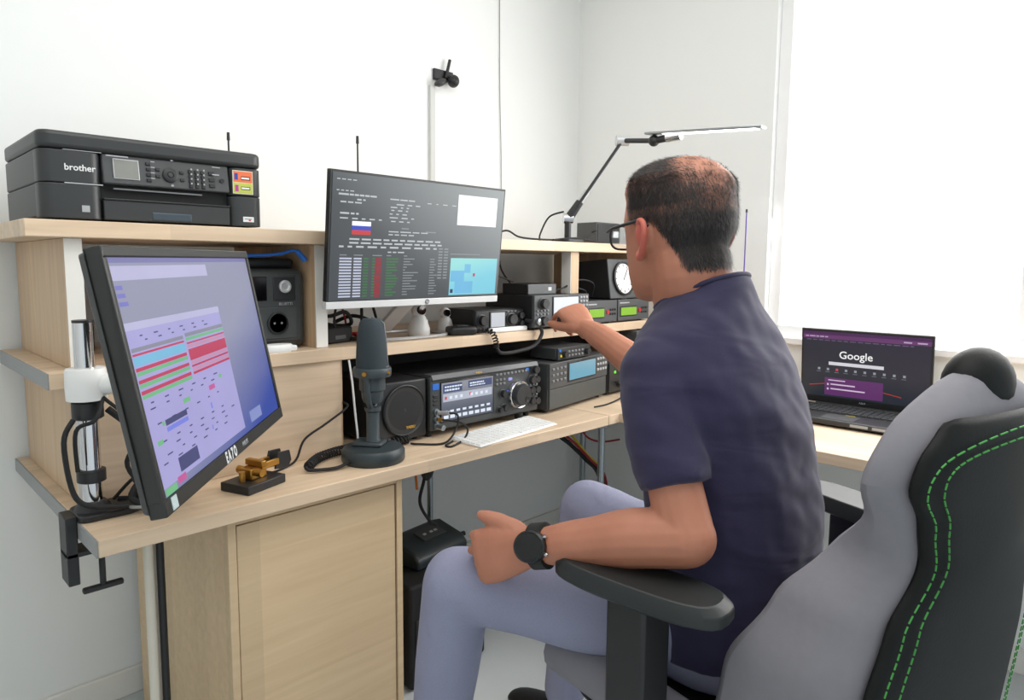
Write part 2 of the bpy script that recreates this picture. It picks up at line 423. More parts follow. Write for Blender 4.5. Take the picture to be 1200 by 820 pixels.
PT = (R(90-8), 0, 0)
dsp = MB().box(onpanel(-0.066, 0.110), (0.050, 0.003, 0.042), (R(-8), 0, 0)).build('display_frame', SILVER, PR, bev=0.001)
MB().box((onpanel(-0.066, 0.110)[0], onpanel(0, 0.110)[1]-0.0012, 0.110), (0.046, 0.002, 0.038), (R(-8), 0, 0)).build('display', LCDOFF, dsp)
bproto = None
def btn(x, z, dx=0.009, dz=0.0065, mt=BLACK):
    c = onpanel(x, z)
    o = MB().box((0, 0, 0), (dx, 0.003, dz), (R(-8), 0, 0)).build('button', mt, PR, bev=0.0008); o.location = (c[0], c[1]-0.0008, c[2]); return o
b0 = btn(-0.0225, 0.126)
for k in range(1, 4): link_copy(b0, PR, (-0.0225, onpanel(0, 0.126-0.0115*k)[1]-0.0008, 0.126-0.0115*k))
for (x, z) in ((-0.004, 0.116), (-0.004, 0.102), (0.046, 0.114), (0.046, 0.098)): link_copy(b0, PR, (x, onpanel(0, z)[1]-0.0008, z))
n0 = btn(0.064, 0.118, 0.0075, 0.0085)
for i in range(3):
    for j in range(4):
        if i or j: link_copy(n0, PR, (0.064+0.0135*i, onpanel(0, 0.118-0.0105*j)[1]-0.0008, 0.118-0.0105*j))
g0 = btn(0.111, 0.118, 0.013, 0.008, BLACK)
for z in (0.104, 0.091): link_copy(g0, PR, (0.111, onpanel(0, z)[1]-0.0008, z))
c = onpanel(0.021, 0.106)
pad = MB().lathe([(0.0155, 0), (0.0155, -0.003), (0.014, -0.004), (0.007, -0.004), (0.006, -0.0025), (0.001, -0.0025)], (0, 0, 0), 'Y').build('navigation_pad', BLACK, PR, loc=c, rot=(R(-8), 0, 0))
MB().lathe([(0.005, -0.002), (0.005, -0.0042), (0.001, -0.0045)], (0, 0, 0), 'Y', 16).build('ok_key', SATIN, pad)
c = onpanel(0.134, 0.104)
MB().lathe([(0.005, 0), (0.005, -0.002), (0.001, -0.002)], (0, 0, 0), 'Y', 16).build('power_button', BLACK, PR, loc=c)
quads('panel_print', [(0.02, 0.06, 0.18, 0.10)]+[(0.345+0.0, 0.13+0.185*k, 0.375, 0.16+0.185*k) for k in range(4)]+[(0.66+0.052*i, 0.24+0.165*j, 0.672+0.052*i, 0.30+0.165*j) for i in range(3) for j in range(4)]+[(0.84, 0.10, 0.91, 0.13), (0.84, 0.36, 0.90, 0.40), (0.5, 0.02, 0.52, 0.05), (0.5, 0.86, 0.52, 0.92)], 0.262, 0.062, -0.0095, GREYP, PR, 0.02, 0.108).rotation_euler = (0, 0, 0)
text('maker_lettering', 'brother', 0.0175, (-0.152, -0.0046, 0.104), FRONT, PAPERW, PR, bold=0.0003)
quads('panel_line', [(0.38, 0.0, 1, 0.5)], 0.11, 0.002, -0.0046, SILVER, PR, -0.167, 0.1375)
quads('panel_line', [(0.38, 0.0, 1, 0.9)], 0.11, 0.0022, -0.0046, SILVER, PR, -0.167, 0.0735)
MB().b2(-0.152, -0.138, -0.0045, -0.003, 0.018, 0.031).build('eco_sticker', GREYP, PR)
st = MB().b2(0.158, 0.206, -0.0048, -0.003, 0.078, 0.131).build('ink_sticker', mat('sticker_cream', (226, 222, 196), 0.5), PR)
quads('sticker_print', [(0.03, 0.03, 0.97, 0.5)], 0.048, 0.053, -0.0051, mat('sticker_orange', (228, 112, 66), 0.5), st, 0.182, 0.1045)
quads('sticker_print', [(0.03, 0.52, 0.97, 0.97)], 0.048, 0.053, -0.0051, mat('sticker_green', (190, 196, 84), 0.5), st, 0.182, 0.1045)
quads('sticker_print', [(0.08, 0.12, 0.25, 0.4)], 0.048, 0.053, -0.0053, BLUET, st, 0.182, 0.1045)
quads('sticker_print', [(0.10, 0.62, 0.27, 0.9)], 0.048, 0.053, -0.0053, mat('sticker_magenta', (176, 60, 140), 0.5), st, 0.182, 0.1045)
quads('sticker_print', [(0.4, 0.24, 0.86, 0.4), (0.4, 0.68, 0.86, 0.82)], 0.048, 0.053, -0.0053, BLACK, st, 0.182, 0.1045)
quads('sticker_print', [(0.42, 0.28, 0.82, 0.36), (0.42, 0.71, 0.82, 0.79)], 0.048, 0.053, -0.0055, PAPERW, st, 0.182, 0.1045)
ws = MB().b2(0.18, 0.206, -0.0048, -0.003, 0.014, 0.026).build('white_sticker', PAPERW, PR)
quads('sticker_print', [(0.15, 0.35, 0.8, 0.5)], 0.026, 0.012, -0.0051, GREYM, ws, 0.193, 0.020)
quads('sticker_print', [(0.5, 0.55, 0.7, 0.8)], 0.026, 0.012, -0.0051, RED, ws, 0.193, 0.020)
for (x, y) in ((-0.19, 0.03), (0.2, 0.03), (-0.19, 0.3), (0.2, 0.3)):
    MB().cyl((x, y, 0.0002), (x, y, 0.006), 0.008).build('foot', RUBBER, PR)

def antenna(name, label, x, y, z0, ztop, r=0.003, mt=BLACK, lean=0.0):
    t = thing(name, label, 'antenna', (x, y, z0))
    MB().b2(-0.03, 0.03, -0.02, 0.02, 0.0, 0.02).build('base', BLACK, t, bev=0.004)
    MB().cyl((0, 0, 0.02), (lean, 0, ztop-z0-0.02), r, r*0.85, 10).build('whip', mt, t)
    MB().cyl((lean, 0, ztop-z0-0.022), (lean, 0, ztop-z0), r*1.5, r*1.3, 10).build('tip', mt, t)
antenna('whip_antenna', 'short black whip antenna rising behind the printer', -1.735, -0.14, 1.334, 1.62)
antenna('whip_antenna', 'black whip antenna rising behind the wide desk monitor', -1.411, -0.30, 1.334, 1.632, 0.0032)
t = thing('whip_antenna', 'tall thin purple whip antenna before the bright window', 'antenna', (-0.12, -0.90, ZD))
MB().lathe([(0.035, 0), (0.035, 0.008), (0.012, 0.016), (0.008, 0.05), (0.001, 0.05)]).build('base', BLACK, t)
MB().cyl((0, 0, 0.04), (0, 0, 0.70), 0.003, 0.0026, 8).build('whip', mat('purple_coating', (92, 74, 150), 0.5), t)
MB().cyl((0, 0, 0.70), (0, 0, 0.712), 0.0042, 0.004, 8).build('tip', BLACK, t)

# ================================================================== LEFT MONITOR ON ITS ARM
LM = thing('monitor', 'large black monitor tilted on an arm, callsign sticker on its lower bezel', 'monitor', (-2.140, -1.005, 1.107), (R(-10.56), R(-0.4), R(48.73)))
MWd, MH = 0.555, 0.338
LMB = mat('monitor_bezel', (42, 43, 41), 0.4, var=0.06)
bz = MB(); b_t, b_b, b_s = 0.014, 0.021, 0.010
bz.b2(-MWd/2, MWd/2, 0.0, 0.022, MH/2-b_t, MH/2); bz.b2(-MWd/2, MWd/2, 0.0, 0.022, -MH/2, -MH/2+b_b)
bz.b2(-MWd/2, -MWd/2+b_s, 0.0, 0.022, -MH/2+b_b, MH/2-b_t); bz.b2(MWd/2-b_s, MWd/2, 0.0, 0.022, -MH/2+b_b, MH/2-b_t)
bz.build('bezel', LMB, LM, bev=0.002)
MB().prism([(-0.275, 0.022), (0.275, 0.022), (0.26, 0.038), (0.10, 0.055), (-0.10, 0.055), (-0.26, 0.038)], -0.165, 0.165).build('rear_shell', BLACK, LM, bev=0.004)
MB().b2(-0.05, 0.05, 0.055, 0.07, -0.05, 0.05).build('mount_plate', SATIN, LM, bev=0.002)
SW, SH = MWd-2*b_s, MH-b_t-b_b; SCZ = (b_b-b_t)/2
scr = MB().b2(-SW/2, SW/2, 0.0035, 0.006, SCZ-SH/2, SCZ+SH/2).build('screen', glow('left_screen', (150, 152, 178), 0.9, 0.3, ((52, 76, 164), (1.1, -1.5, 0.15))), LM)
Y0 = 0.0032
def lq(n_, rects, mt, k=0): return quads(n_, rects, SW, SH, Y0-0.00025*k, mt, scr, 0, SCZ)
LAV = glow('screen_lavender', (168, 164, 216), 0.95, 0.3)
LAV2 = glow('screen_pale', (186, 184, 218), 0.95, 0.3)
GRYL = glow('screen_grey', (140, 140, 158), 0.9, 0.3); REDL = glow('screen_red', (196, 60, 96), 0.9, 0.3); CYL = glow('screen_cyan', (120, 186, 220), 0.95, 0.3)
GRN = glow('screen_green', (116, 190, 136), 0.9, 0.3); PNK = glow('screen_pink', (200, 146, 180), 0.9, 0.3); DKB = glow('screen_dark', (72, 76, 128), 0.8, 0.3); BLU = glow('screen_blue', (122, 132, 226), 0.95, 0.3)
lq('screen_bar', [(0.0, 0.035, 0.59, 0.095)], LAV2)
lq('screen_bar', [(0.0, 0.0, 1.0, 0.022)], glow('screen_top', (126, 124, 180), 0.85, 0.3))
lq('screen_icons', [(0.012, 0.115, 0.045, 0.133), (0.012, 0.148, 0.05, 0.166), (0.012, 0.182, 0.055, 0.20)], glow('screen_icon', (120, 120, 202), 0.9, 0.3))
lq('screen_window', [(0.004, 0.268, 0.615, 0.965)], LAV, 1)
lq('screen_window', [(0.004, 0.268, 0.615, 0.30)], LAV2, 2)
lq('screen_rows', [(0.012, 0.373, 0.305, 0.39), (0.32, 0.366, 0.612, 0.384)], GRYL, 2)
lq('screen_rows', [(0.012, 0.397, 0.305, 0.406), (0.012, 0.455, 0.305, 0.470), (0.012, 0.505, 0.305, 0.520), (0.012, 0.550, 0.305, 0.566), (0.32, 0.412, 0.612, 0.42), (0.32, 0.445, 0.612, 0.50), (0.32, 0.523, 0.612, 0.533), (0.32, 0.556, 0.612, 0.568)], REDL, 2)
lq('screen_rows', [(0.012, 0.41, 0.305, 0.448)], CYL, 2)
lq('screen_rows', [(0.012, 0.472, 0.305, 0.488), (0.012, 0.522, 0.305, 0.538), (0.012, 0.568, 0.305, 0.584), (0.32, 0.388, 0.612, 0.402)], GRN, 2)
lq('screen_rows', [(0.32, 0.424, 0.612, 0.44), (0.32, 0.503, 0.612, 0.519), (0.32, 0.537, 0.612, 0.553)], PNK, 2)
lq('screen_keys', [(0.215, 0.655, 0.26, 0.675), (0.49, 0.622, 0.515, 0.638), (0.03, 0.77, 0.06, 0.79), (0.012, 0.968, 0.075, 0.998), (0.075, 0.702, 0.087, 0.722)], GRN, 2)
lq('screen_keys', [(0.40, 0.652, 0.445, 0.676), (0.085, 0.955, 0.135, 0.985)], glow('screen_magenta', (200, 92, 158), 0.9, 0.3), 2)
lq('screen_keys', [(0.092, 0.702, 0.222, 0.728), (0.112, 0.882, 0.235, 0.945)], DKB, 2)
lq('screen_keys', [(0.092, 0.735, 0.222, 0.755), (0.385, 0.735, 0.395, 0.765), (0.36, 0.84, 0.368, 0.862)], BLU, 2)
rows = []
for v in (0.325, 0.345, 0.605, 0.63, 0.70, 0.78, 0.81, 0.84, 0.87): rows += words(0.03+random.uniform(0, 0.12), v, 6, 0.006, 0.012, 0.03, 0.06, 0.60)
lq('screen_text', rows, DKB, 2)
lq('screen_keys', [(0.68, 0.90, 0.80, 0.965)], glow('screen_note', (138, 150, 206), 0.9, 0.3), 2)
text('callsign_sticker', 'E A 7 O', 0.024, (-0.035, -0.0006, -MH/2+0.0105), FRONT, PAPERW, LM, bold=0.0009, xs=0.62)
text('maker_lettering', 'PHILIPS', 0.011, (0.035, -0.0006, -MH/2+0.011), FRONT, GREYP, LM, xs=0.8)
MB().b2(-MWd/2+0.018, -MWd/2+0.034, -0.001, 0.0, -MH/2+0.003, -MH/2+0.0195).build('corner_sticker', mat('sticker_pale', (198, 214, 214), 0.4), LM)

ARM = thing('clamp_pole_stand', 'chrome pole monitor arm with white collar clamped to the desk end', 'monitor arm', (-2.228, -0.585, ZD))
MB().cyl((0, 0, 0.012), (0, 0, 0.385), 0.0185, n=28).build('pole', CHROME, ARM)
MB().cyl((0, 0, 0.385), (0, 0, 0.39), 0.019, n=28).build('pole_cap', BLACK, ARM)
rbox(-0.036, 0.075, -0.05, 0.045, 0.0, 0.013, 0.02).build('base_plate', BLACK, ARM, bev=0.003)
MB().lathe([(0.034, 0.013), (0.030, 0.022), (0.022, 0.03), (0.019, 0.03)]).build('base_collar', BLACK, ARM)
cl = MB().b2(-0.056, -0.036, -0.03, 0.025, -0.125, 0.012); cl.b2(-0.056, 0.03, -0.03, 0.025, -0.07, -0.06)
cl.build('desk_clamp', BLACK, ARM, bev=0.002)
MB().cyl((0.01, 0, -0.15), (0.01, 0, -0.06), 0.006).build('clamp_screw', BLACK, ARM)
MB().cyl((0.01, 0, -0.062), (0.01, 0, -0.036), 0.018, 0.02).build('clamp_pad', BLACK, ARM)
MB().box((0.01, 0, -0.153), (0.075, 0.014, 0.012)).build('clamp_handle', BLACK, ARM, bev=0.004)
MB().lathe([(0.022, 0.068), (0.026, 0.07), (0.026, 0.092), (0.022, 0.094)]).build('cable_clip', BLACK, ARM)
MB().lathe([(0.024, 0.195), (0.028, 0.198), (0.028, 0.228), (0.024, 0.23)]).build('lower_collar', BLACK, ARM)
col = MB().lathe([(0.020, 0.232), (0.036, 0.234), (0.037, 0.262), (0.036, 0.292), (0.034, 0.296), (0.020, 0.296)], n=32).build('white_collar', WHITE, ARM)
MB().tube([(0.02, -0.01, 0.262), (0.06, -0.06, 0.27), (0.10, -0.16, 0.285), (0.09, -0.25, 0.31)], 0.021, 14).build('white_arm', WHITE, ARM)
MB().tube([(0.09, -0.24, 0.31), (0.085, -0.30, 0.335), (0.045, -0.368, 0.352)], 0.016, 12).build('link_arm', SATIN, ARM)
for k, (pts, r) in enumerate(((([(-0.03, -0.02, 0.20), (-0.05, -0.03, 0.16), (-0.04, -0.035, 0.06), (-0.01, -0.045, 0.03), (0.05, -0.055, 0.02)], 0.005)),
                    ([(0.02, -0.03, 0.235), (0.0, -0.05, 0.20), (-0.03, -0.035, 0.18), (-0.03, -0.03, 0.10)], 0.004))):
    MB().tube(pts, r).build('arm_cable', RUBBER, ARM)
for i, pts in enumerate(([(0.02, -0.03, 0.24), (0.07, -0.06, 0.17), (0.05, -0.10, 0.08), (0.10, -0.12, 0.10), (0.09, -0.16, 0.22)],
                         [(0.05, -0.04, 0.012), (0.09, -0.10, 0.03), (0.07, -0.13, 0.12), (0.12, -0.16, 0.2)],
                         [(0.04, 0.01, 0.02), (0.08, -0.03, 0.07), (0.11, -0.05, 0.02), (0.15, -0.09, 0.08)])):
    tag(MB().tube(pts, 0.0035).build('monitor_cable', (RUBBER, GREYP, RUBBER)[i], loc=ARM.location), ('black looping cable behind the left monitor beside the chrome pole', 'pale grey looping cable behind the left monitor', 'black cable lying on the desk behind the left monitor')[i], 'cable')

for i, (pts, lb) in enumerate((([(0.035, 0.0, 0.21), (0.075, -0.03, 0.16), (0.085, -0.05, 0.09), (0.06, -0.04, 0.03), (0.10, -0.08, 0.02), (0.16, -0.10, 0.06)], 'thick black cable hanging right of the chrome pole, nearest to it'),
                               ([(0.06, 0.02, 0.23), (0.10, -0.01, 0.18), (0.12, -0.03, 0.10), (0.09, -0.02, 0.05), (0.06, -0.02, 0.10), (0.10, -0.03, 0.16)], 'black cable coiled in a loop right of the chrome pole'),
                               ([(0.09, 0.03, 0.22), (0.12, 0.02, 0.14), (0.15, 0.0, 0.06), (0.11, 0.0, 0.015), (0.05, 0.02, 0.015)], 'black cable dropping to the desk between chrome pole and wood panel'))):
    tag(MB().tube(pts, (0.007, 0.005, 0.006)[i]).build('monitor_cable', RUBBER, loc=ARM.location), lb, 'cable')
t = thing('cable_box', 'small black junction box on the desk behind the left monitor', 'box', (-2.10, -0.60, ZD), (0, 0, R(10)))
MB().b2(-0.045, 0.045, -0.03, 0.03, 0.0, 0.06).build('body', BLACK, t, bev=0.006)
MB().b2(-0.03, 0.03, -0.032, -0.029, 0.015, 0.045).build('port_plate', CHARC, t, bev=0.001)

# ================================================================== ON THE DESK, LEFT
t = MK = thing('morse_key', 'brass morse paddle key on a black base beside the microphone', 'morse key', (-1.915, -0.635, ZD), (0, 0, R(20)))
MB().b2(-0.05, 0.045, -0.035, 0.035, 0.0, 0.016).build('base', BLACK, t, bev=0.002)
kb = MB().b2(-0.02, 0.02, -0.012, 0.02, 0.016, 0.036); kb.b2(0.0, 0.012, -0.02, 0.024, 0.036, 0.048)
kb.build('frame', BRASS, t, bev=0.002)
for s in (-1, 1):
    MB().b2(0.005, 0.05, s*0.012-0.003, s*0.012+0.003, 0.03, 0.042).build('lever', BRASS, t, bev=0.001)
    MB().cyl((-0.01, s*0.03, 0.03), (-0.01, s*0.012, 0.03), 0.007, n=14).build('contact_screw', BRASS, t)
    MB().prism([(0.04, 0.022), (0.075, 0.018), (0.085, 0.03), (0.08, 0.05), (0.05, 0.052)], s*0.012-0.002, s*0.012+0.002, 'Y').build('finger_paddle', BLACK, t, bev=0.001)
MB().cyl((-0.03, 0.0, 0.016), (-0.03, 0.0, 0.034), 0.006, n=14).build('terminal', BRASS, t)

MK.scale = (1.2, 1.2, 1.25)
MIC = thing('desk_microphone', 'dark grey desk microphone on a round base in front of the speaker', 'microphone', (-1.600, -0.642, ZD), (0, 0, R(35)))
MIC.scale = (1, 1, 0.90)
MB().lathe([(0.078, 0.0), (0.081, 0.006), (0.081, 0.030), (0.074, 0.040), (0.05, 0.044), (0.001, 0.046)], n=40).build('base', MICB, MIC)
MB().b2(-0.03, 0.03, -0.03, 0.05, 0.04, 0.058).build('base_hump', MICB, MIC, bev=0.01, seg=4)
for k in range(3): MB().box((0.048-0.03*k*0, -0.022+0.022*k, 0.0455), (0.016, 0.012, 0.008)).build('push_button', SATIN, MIC, bev=0.002)
MB().lathe([(0.020, 0.05), (0.019, 0.06), (0.0165, 0.065), (0.0165, 0.14), (0.021, 0.145), (0.021, 0.155)]).build('stem', MICG, MIC)
yk = MB()
for s in (-1, 1):
    yk.tube([(0, 0, 0.148), (s*0.022, 0, 0.165), (s*0.032, 0, 0.20), (s*0.038, 0, 0.235), (s*0.042, 0, 0.262)], 0.0075, 10)
yk.build('yoke', MICG, MIC)
MB().lathe([(0.022, 0.168), (0.027, 0.18), (0.028, 0.20), (0.033, 0.205), (0.033, 0.245)]).build('capsule_body', MICG, MIC)
MB().lathe([(0.030, 0.242), (0.047, 0.243), (0.049, 0.25), (0.049, 0.262), (0.047, 0.268), (0.040, 0.269)], n=36).build('shock_ring', MICG, MIC)
for s in (-1, 1): MB().cyl((s*0.047, 0, 0.256), (s*0.056, 0, 0.256), 0.006, n=14).build('pivot_screw', BRASS, MIC)
MB().cyl((-0.012, -0.046, 0.256), (-0.012, -0.0515, 0.256), 0.005, n=12).build('pivot_screw', BRASS, MIC)
MB().lathe([(0.0405, 0.268), (0.0405, 0.29), (0.038, 0.34), (0.034, 0.375), (0.030, 0.395), (0.022, 0.405), (0.001, 0.407)], n=32).build('grille', MESHG, MIC)
MB().tube([(-0.0408*math.sin(0.2), -0.0408*math.cos(0.2), 0.27), (0.012, -0.039, 0.272), (0.003, -0.0405, 0.285), (0.0, -0.0385, 0.34), (0.0, -0.0345, 0.376), (0.0, -0.029, 0.397), (0, 0, 0.4085)], 0.0016, 6).build('grille_seam', GREYM, MIC)
# coiled lead
def coil(pts, r, turns, wire, n=6, m=10):
    P = [Vector(p) for p in pts]; T = MB(); path = []
    seg = len(P)-1; N = turns*m
    for i in range(N+1):
        s = i/N*seg; k = min(int(s), seg-1); f = s-k
        p0 = P[max(k-1, 0)]; p1 = P[k]; p2 = P[k+1]; p3 = P[min(k+2, seg)]
        q = 0.5*((2*p1)+(-p0+p2)*f+(2*p0-5*p1+4*p2-p3)*f*f+(-p0+3*p1-3*p2+p3)*f**3)
        tn = (0.5*((-p0+p2)+2*(2*p0-5*p1+4*p2-p3)*f+3*(-p0+3*p1-3*p2+p3)*f*f)).normalized()
        a = tn.cross(Vector((0.13, 0.21, 0.97))).normalized(); b = tn.cross(a)
        th = 2*math.pi*i/m
        path.append(q+a*r*math.cos(th)+b*r*math.sin(th))
    return T.tube(path, wire, n, smooth=False)
tag(coil([(-1.775, -0.625, 0.764), (-1.72, -0.575, 0.764), (-1.66, -0.556, 0.765), (-1.61, -0.555, 0.766)], 0.0105, 21, 0.0026).build('coiled_cord', RUBBER), 'black coiled cord lying left of the desk microphone', 'cord')
tag(MB().tube([(-1.678, -0.655, 0.763), (-1.72, -0.66, 0.757), (-1.775, -0.64, 0.758), (-1.785, -0.63, 0.764)], 0.0045).build('microphone_lead', RUBBER), 'smooth black lead from the microphone base to its coiled cord', 'cord')
tag(coil([(-1.515, -0.552, 0.764), (-1.48, -0.575, 0.764), (-1.44, -0.578, 0.764)], 0.0105, 9, 0.0026).build('coiled_cord', RUBBER), 'black coiled cord between microphone base and speaker', 'cord')
tag(MB().tube([(-1.90, -0.60, 0.7535), (-1.80, -0.56, 0.754), (-1.765, -0.548, 0.765), (-1.74, -0.545, 0.81), (-1.68, -0.545, 0.84), (-1.615, -0.545, 0.875), (-1.60, -0.50, 0.88)], 0.003).build('key_cable', RUBBER), 'thin black cable curving up the wood panel from the brass key', 'cable')
tag(MB().tube([(-1.598, -0.53, 0.998), (-1.598, -0.545, 0.94), (-1.60, -0.56, 0.86), (-1.597, -0.565, 0.80), (-1.585, -0.545, 0.755)], 0.0028).build('white_cable', PAPERW), 'thin white cable hanging behind the desk microphone', 'cable')

# keyboard
KB = thing('keyboard', 'slim white keyboard on the desk edge in front of the radio', 'keyboard', (-1.142, -0.668, ZD), (0, 0, R(6)))
kbm = MB(); kbm.add([(-0.185, -0.06, 0.0), (0.185, -0.06, 0), (0.185, 0.06, 0), (-0.185, 0.06, 0), (-0.185, -0.06, 0.004), (0.185, -0.06, 0.004), (0.185, 0.06, 0.011), (-0.185, 0.06, 0.011)],
        [(0, 3, 2, 1), (4, 5, 6, 7), (0, 1, 5, 4), (1, 2, 6, 5), (2, 3, 7, 6), (3, 0, 4, 7)])
kbm.build('body', WHITE, KB, bev=0.002)
keys = MB(); KEYM = mat('key_white', (228, 229, 228), 0.5, var=0.02)
for j in range(6):
    y = 0.046-0.0185*j; zz = 0.004+(y+0.06)/0.12*0.007
    xs = [(-0.172+0.0215*i, 0.0185) for i in range(17)]
    if j == 5: xs = [(-0.172+0.0215*i, 0.0185) for i in range(4)]+[(-0.051, 0.10)]+[(0.02+0.0215*i+0.0, 0.0185) for i in range(8)]
    for (x, wd) in xs: keys.box((x+(0.0 if wd < 0.05 else 0.005), y, zz+0.001), (wd, 0.0155, 0.003), (R(3.3), 0, 0))
keys.build('keys', KEYM, KB)['kind'] = 'stuff'

# ================================================================== LOWER BAY RADIOS
def device(name, label, cat, x0, x1, yf, z0, h, depth, mt, rz=0.0, feet=0.012, bev=0.003, group=None):
    t = thing(name, label, cat, ((x0+x1)/2, yf, z0), (0, 0, rz), group)
    wd = (x1-x0)/2
    MB().b2(-wd, wd, 0.004, depth, feet, h).build('case', mt, t, bev=bev)
    if feet:
        for (a, b) in ((-wd+0.02, 0.03), (wd-0.02, 0.03), (-wd+0.02, depth-0.03), (wd-0.02, depth-0.03)):
            MB().cyl((a, b, 0.0), (a, b, feet+0.001), 0.01, n=14).build('foot', RUBBER, t)
    return t, wd
def knob(t, x, z, r, ln, mt=BLACK, y=0.0, ring=None, n=24):
    o = MB().lathe([(r, 0.002), (r, -ln*0.8), (r*0.9, -ln), (r*0.3, -ln), (0.0005, -ln*0.98)], (x, y, z), 'Y', n).build('knob', mt, t)
    if ring: MB().lathe([(r*1.18, 0.001), (r*1.18, -ln*0.25), (r*1.02, -ln*0.28)], (x, y, z), 'Y', n).build('ring', ring, o)
    return o
def buttons(t, xs, zs, dx, dz, mt=GREYM, y=0.0, d=0.005):
    p = None
    for x in xs:
        for z in zs:
            if p is None:
                p = MB().box((0, 0, 0), (dx, d, dz)).build('button', mt, t, bev=min(dx, dz)*0.2, seg=1, loc=(x, y-d*0.3, z))
            else: link_copy(p, t, (x, y-d*0.3, z))

spk, sw = device('speaker', 'black square extension speaker with round cloth cone behind the microphone', 'speaker', -1.535, -1.368, -0.565, ZD, 0.178, 0.25, BLACK)
MB().b2(-sw, sw, -0.004, 0.006, 0.012, 0.178).build('front_frame', SATIN, spk, bev=0.004)
MB().lathe([(0.073, -0.002), (0.073, -0.010), (0.070, -0.012), (0.066, -0.008)], (0.004, 0, 0.096), 'Y', 40).build('cone_ring', BLACK, spk)
cn = MB().lathe([(0.066, -0.004), (0.066, -0.009), (0.045, -0.007), (0.022, -0.004), (0.016, -0.006), (0.0005, -0.009)], (0.004, 0, 0.096), 'Y', 40).build('cone', CLOTHG, spk)
text('maker_lettering', 'YAESU', 0.0105, (0.022, -0.011, 0.047), FRONT, GOLDP, cn, bold=0.0003)

HF, hwid = device('transceiver', 'large black base radio transceiver with wide display and big tuning knob', 'radio', -1.362, -0.905, -0.575, ZD, 0.178, 0.30, BLACK, feet=0.022)
MB().b2(-hwid, hwid, -0.006, 0.006, 0.022, 0.180).build('front_panel', CHARC, HF, bev=0.004)
MB().prism([(-0.0065, 0.166), (-0.012, 0.172), (-0.004, 0.186), (0.03, 0.186), (0.03, 0.178)], -hwid+0.004, hwid-0.004, 'X').build('top_visor', GREYD, HF, bev=0.001)
text('maker_lettering', 'YAESU', 0.009, (-0.045, -0.0125, 0.1765), (R(70), 0, 0), GOLDP, HF)
HSW, HSH = 0.205, 0.112
hs0 = MB().b2(-0.192, 0.022, -0.009, -0.004, 0.043, 0.163).build('display_bezel', GLASSB, HF, bev=0.002)
hs = MB().b2(-0.0865-HSW/2-0.001, -0.0865+HSW/2, -0.0105, -0.0085, 0.047, 0.047+HSH).build('display', glow('radio_display', (150, 154, 166), 0.85, 0.2, ((90, 96, 112), (0.0, -1.4, 1.3))), HF)
hq = lambda n_, r_, mt, k=0: quads(n_, r_, HSW, HSH, -0.0108-0.0002*k, mt, hs, -0.087, 0.047+HSH/2)
hq('display_spectrum', [(0.02, 0.04, 0.38, 0.26), (0.5, 0.03, 0.98, 0.22)], glow('display_navy', (70, 86, 132), 0.8, 0.2))
hq('display_figures', words(0.05, 0.09, 7, 0.04, 0.02, 0.05)+words(0.05, 0.17, 6, 0.05, 0.02, 0.05, 0.01, 0.36)+words(0.53, 0.08, 7, 0.04, 0.02, 0.07)+words(0.53, 0.15, 7, 0.03, 0.02, 0.06), glow('display_white', (224, 232, 244), 1.0, 0.2), 1)
hq('display_band', [(0.02, 0.29, 0.98, 0.50)], glow('display_pale', (186, 192, 206), 0.95, 0.2))
hq('display_marks', [(0.05, 0.36, 0.09, 0.44), (0.52, 0.34, 0.56, 0.42)], glow('display_redmark', (206, 90, 90), 0.9, 0.2), 1)
hq('display_keys', [(0.03+0.12*i, 0.86, 0.12+0.12*i, 0.95) for i in range(8)]+[(0.03+0.12*i, 0.73, 0.10+0.12*i, 0.79) for i in range(8)]+[(0.14+0.1*i, 0.36, 0.19+0.1*i, 0.44) for i in range(8) if i != 3], glow('display_white', (224, 232, 244), 1.0, 0.2), 1)
MB().b2(-0.222, -0.198, -0.0085, -0.005, 0.142, 0.160).build('power_badge', BLUE, HF, bev=0.001)
buttons(HF, [-0.211], [0.124, 0.112, 0.10], 0.018, 0.007, SATIN, -0.006)
for z in (0.078, 0.058, 0.038):
    MB().lathe([(0.010, 0), (0.010, -0.008), (0.0075, -0.008), (0.0075, -0.014), (0.0005, -0.014)], (-0.210, -0.006, z), 'Y', 16).build('jack', STEEL, HF)
big = knob(HF, 0.128, 0.088, 0.036, 0.034, SATIN, -0.006, CHROME, 36)
MB().lathe([(0.046, 0.0), (0.046, -0.014), (0.043, -0.018), (0.038, -0.016)], (0.128, -0.006, 0.088), 'Y', 40).build('dial_ring', CHROME, big)
MB().lathe([(0.009, -0.033), (0.009, -0.036), (0.006, -0.035), (0.0005, -0.0345)], (0.142, -0.006, 0.074), 'Y', 18).build('finger_dimple', BLACK, big)
buttons(HF, [0.036+0.0165*i for i in range(9)], [0.160], 0.012, 0.007, GREYM, -0.006)
buttons(HF, [0.036, 0.052, 0.068], [0.143, 0.130], 0.011, 0.007, GREYM, -0.006)
MB().b2(0.088, 0.104, -0.009, -0.005, 0.136, 0.145).build('lit_key', glow('key_violet', (170, 170, 240), 0.9), HF, bev=0.001)
MB().b2(0.082, 0.088, -0.009, -0.005, 0.090, 0.106).build('lit_key', glow('key_blue', (70, 110, 240), 0.9), HF, bev=0.001)
MB().b2(0.165, 0.180, -0.009, -0.005, 0.158, 0.168).build('lit_key', BLUE, HF, bev=0.001)
for (x, z, r) in ((0.060, 0.098, 0.012), (0.066, 0.052, 0.011), (0.045, 0.048, 0.009), (0.192, 0.128, 0.013), (0.212, 0.128, 0.011), (0.190, 0.094, 0.012), (0.213, 0.094, 0.012), (0.192, 0.058, 0.012), (0.214, 0.056, 0.012), (0.207, 0.160, 0.013)):
    knob(HF, x, z, r, 0.018, BLACK, -0.006, GREYD, 18)
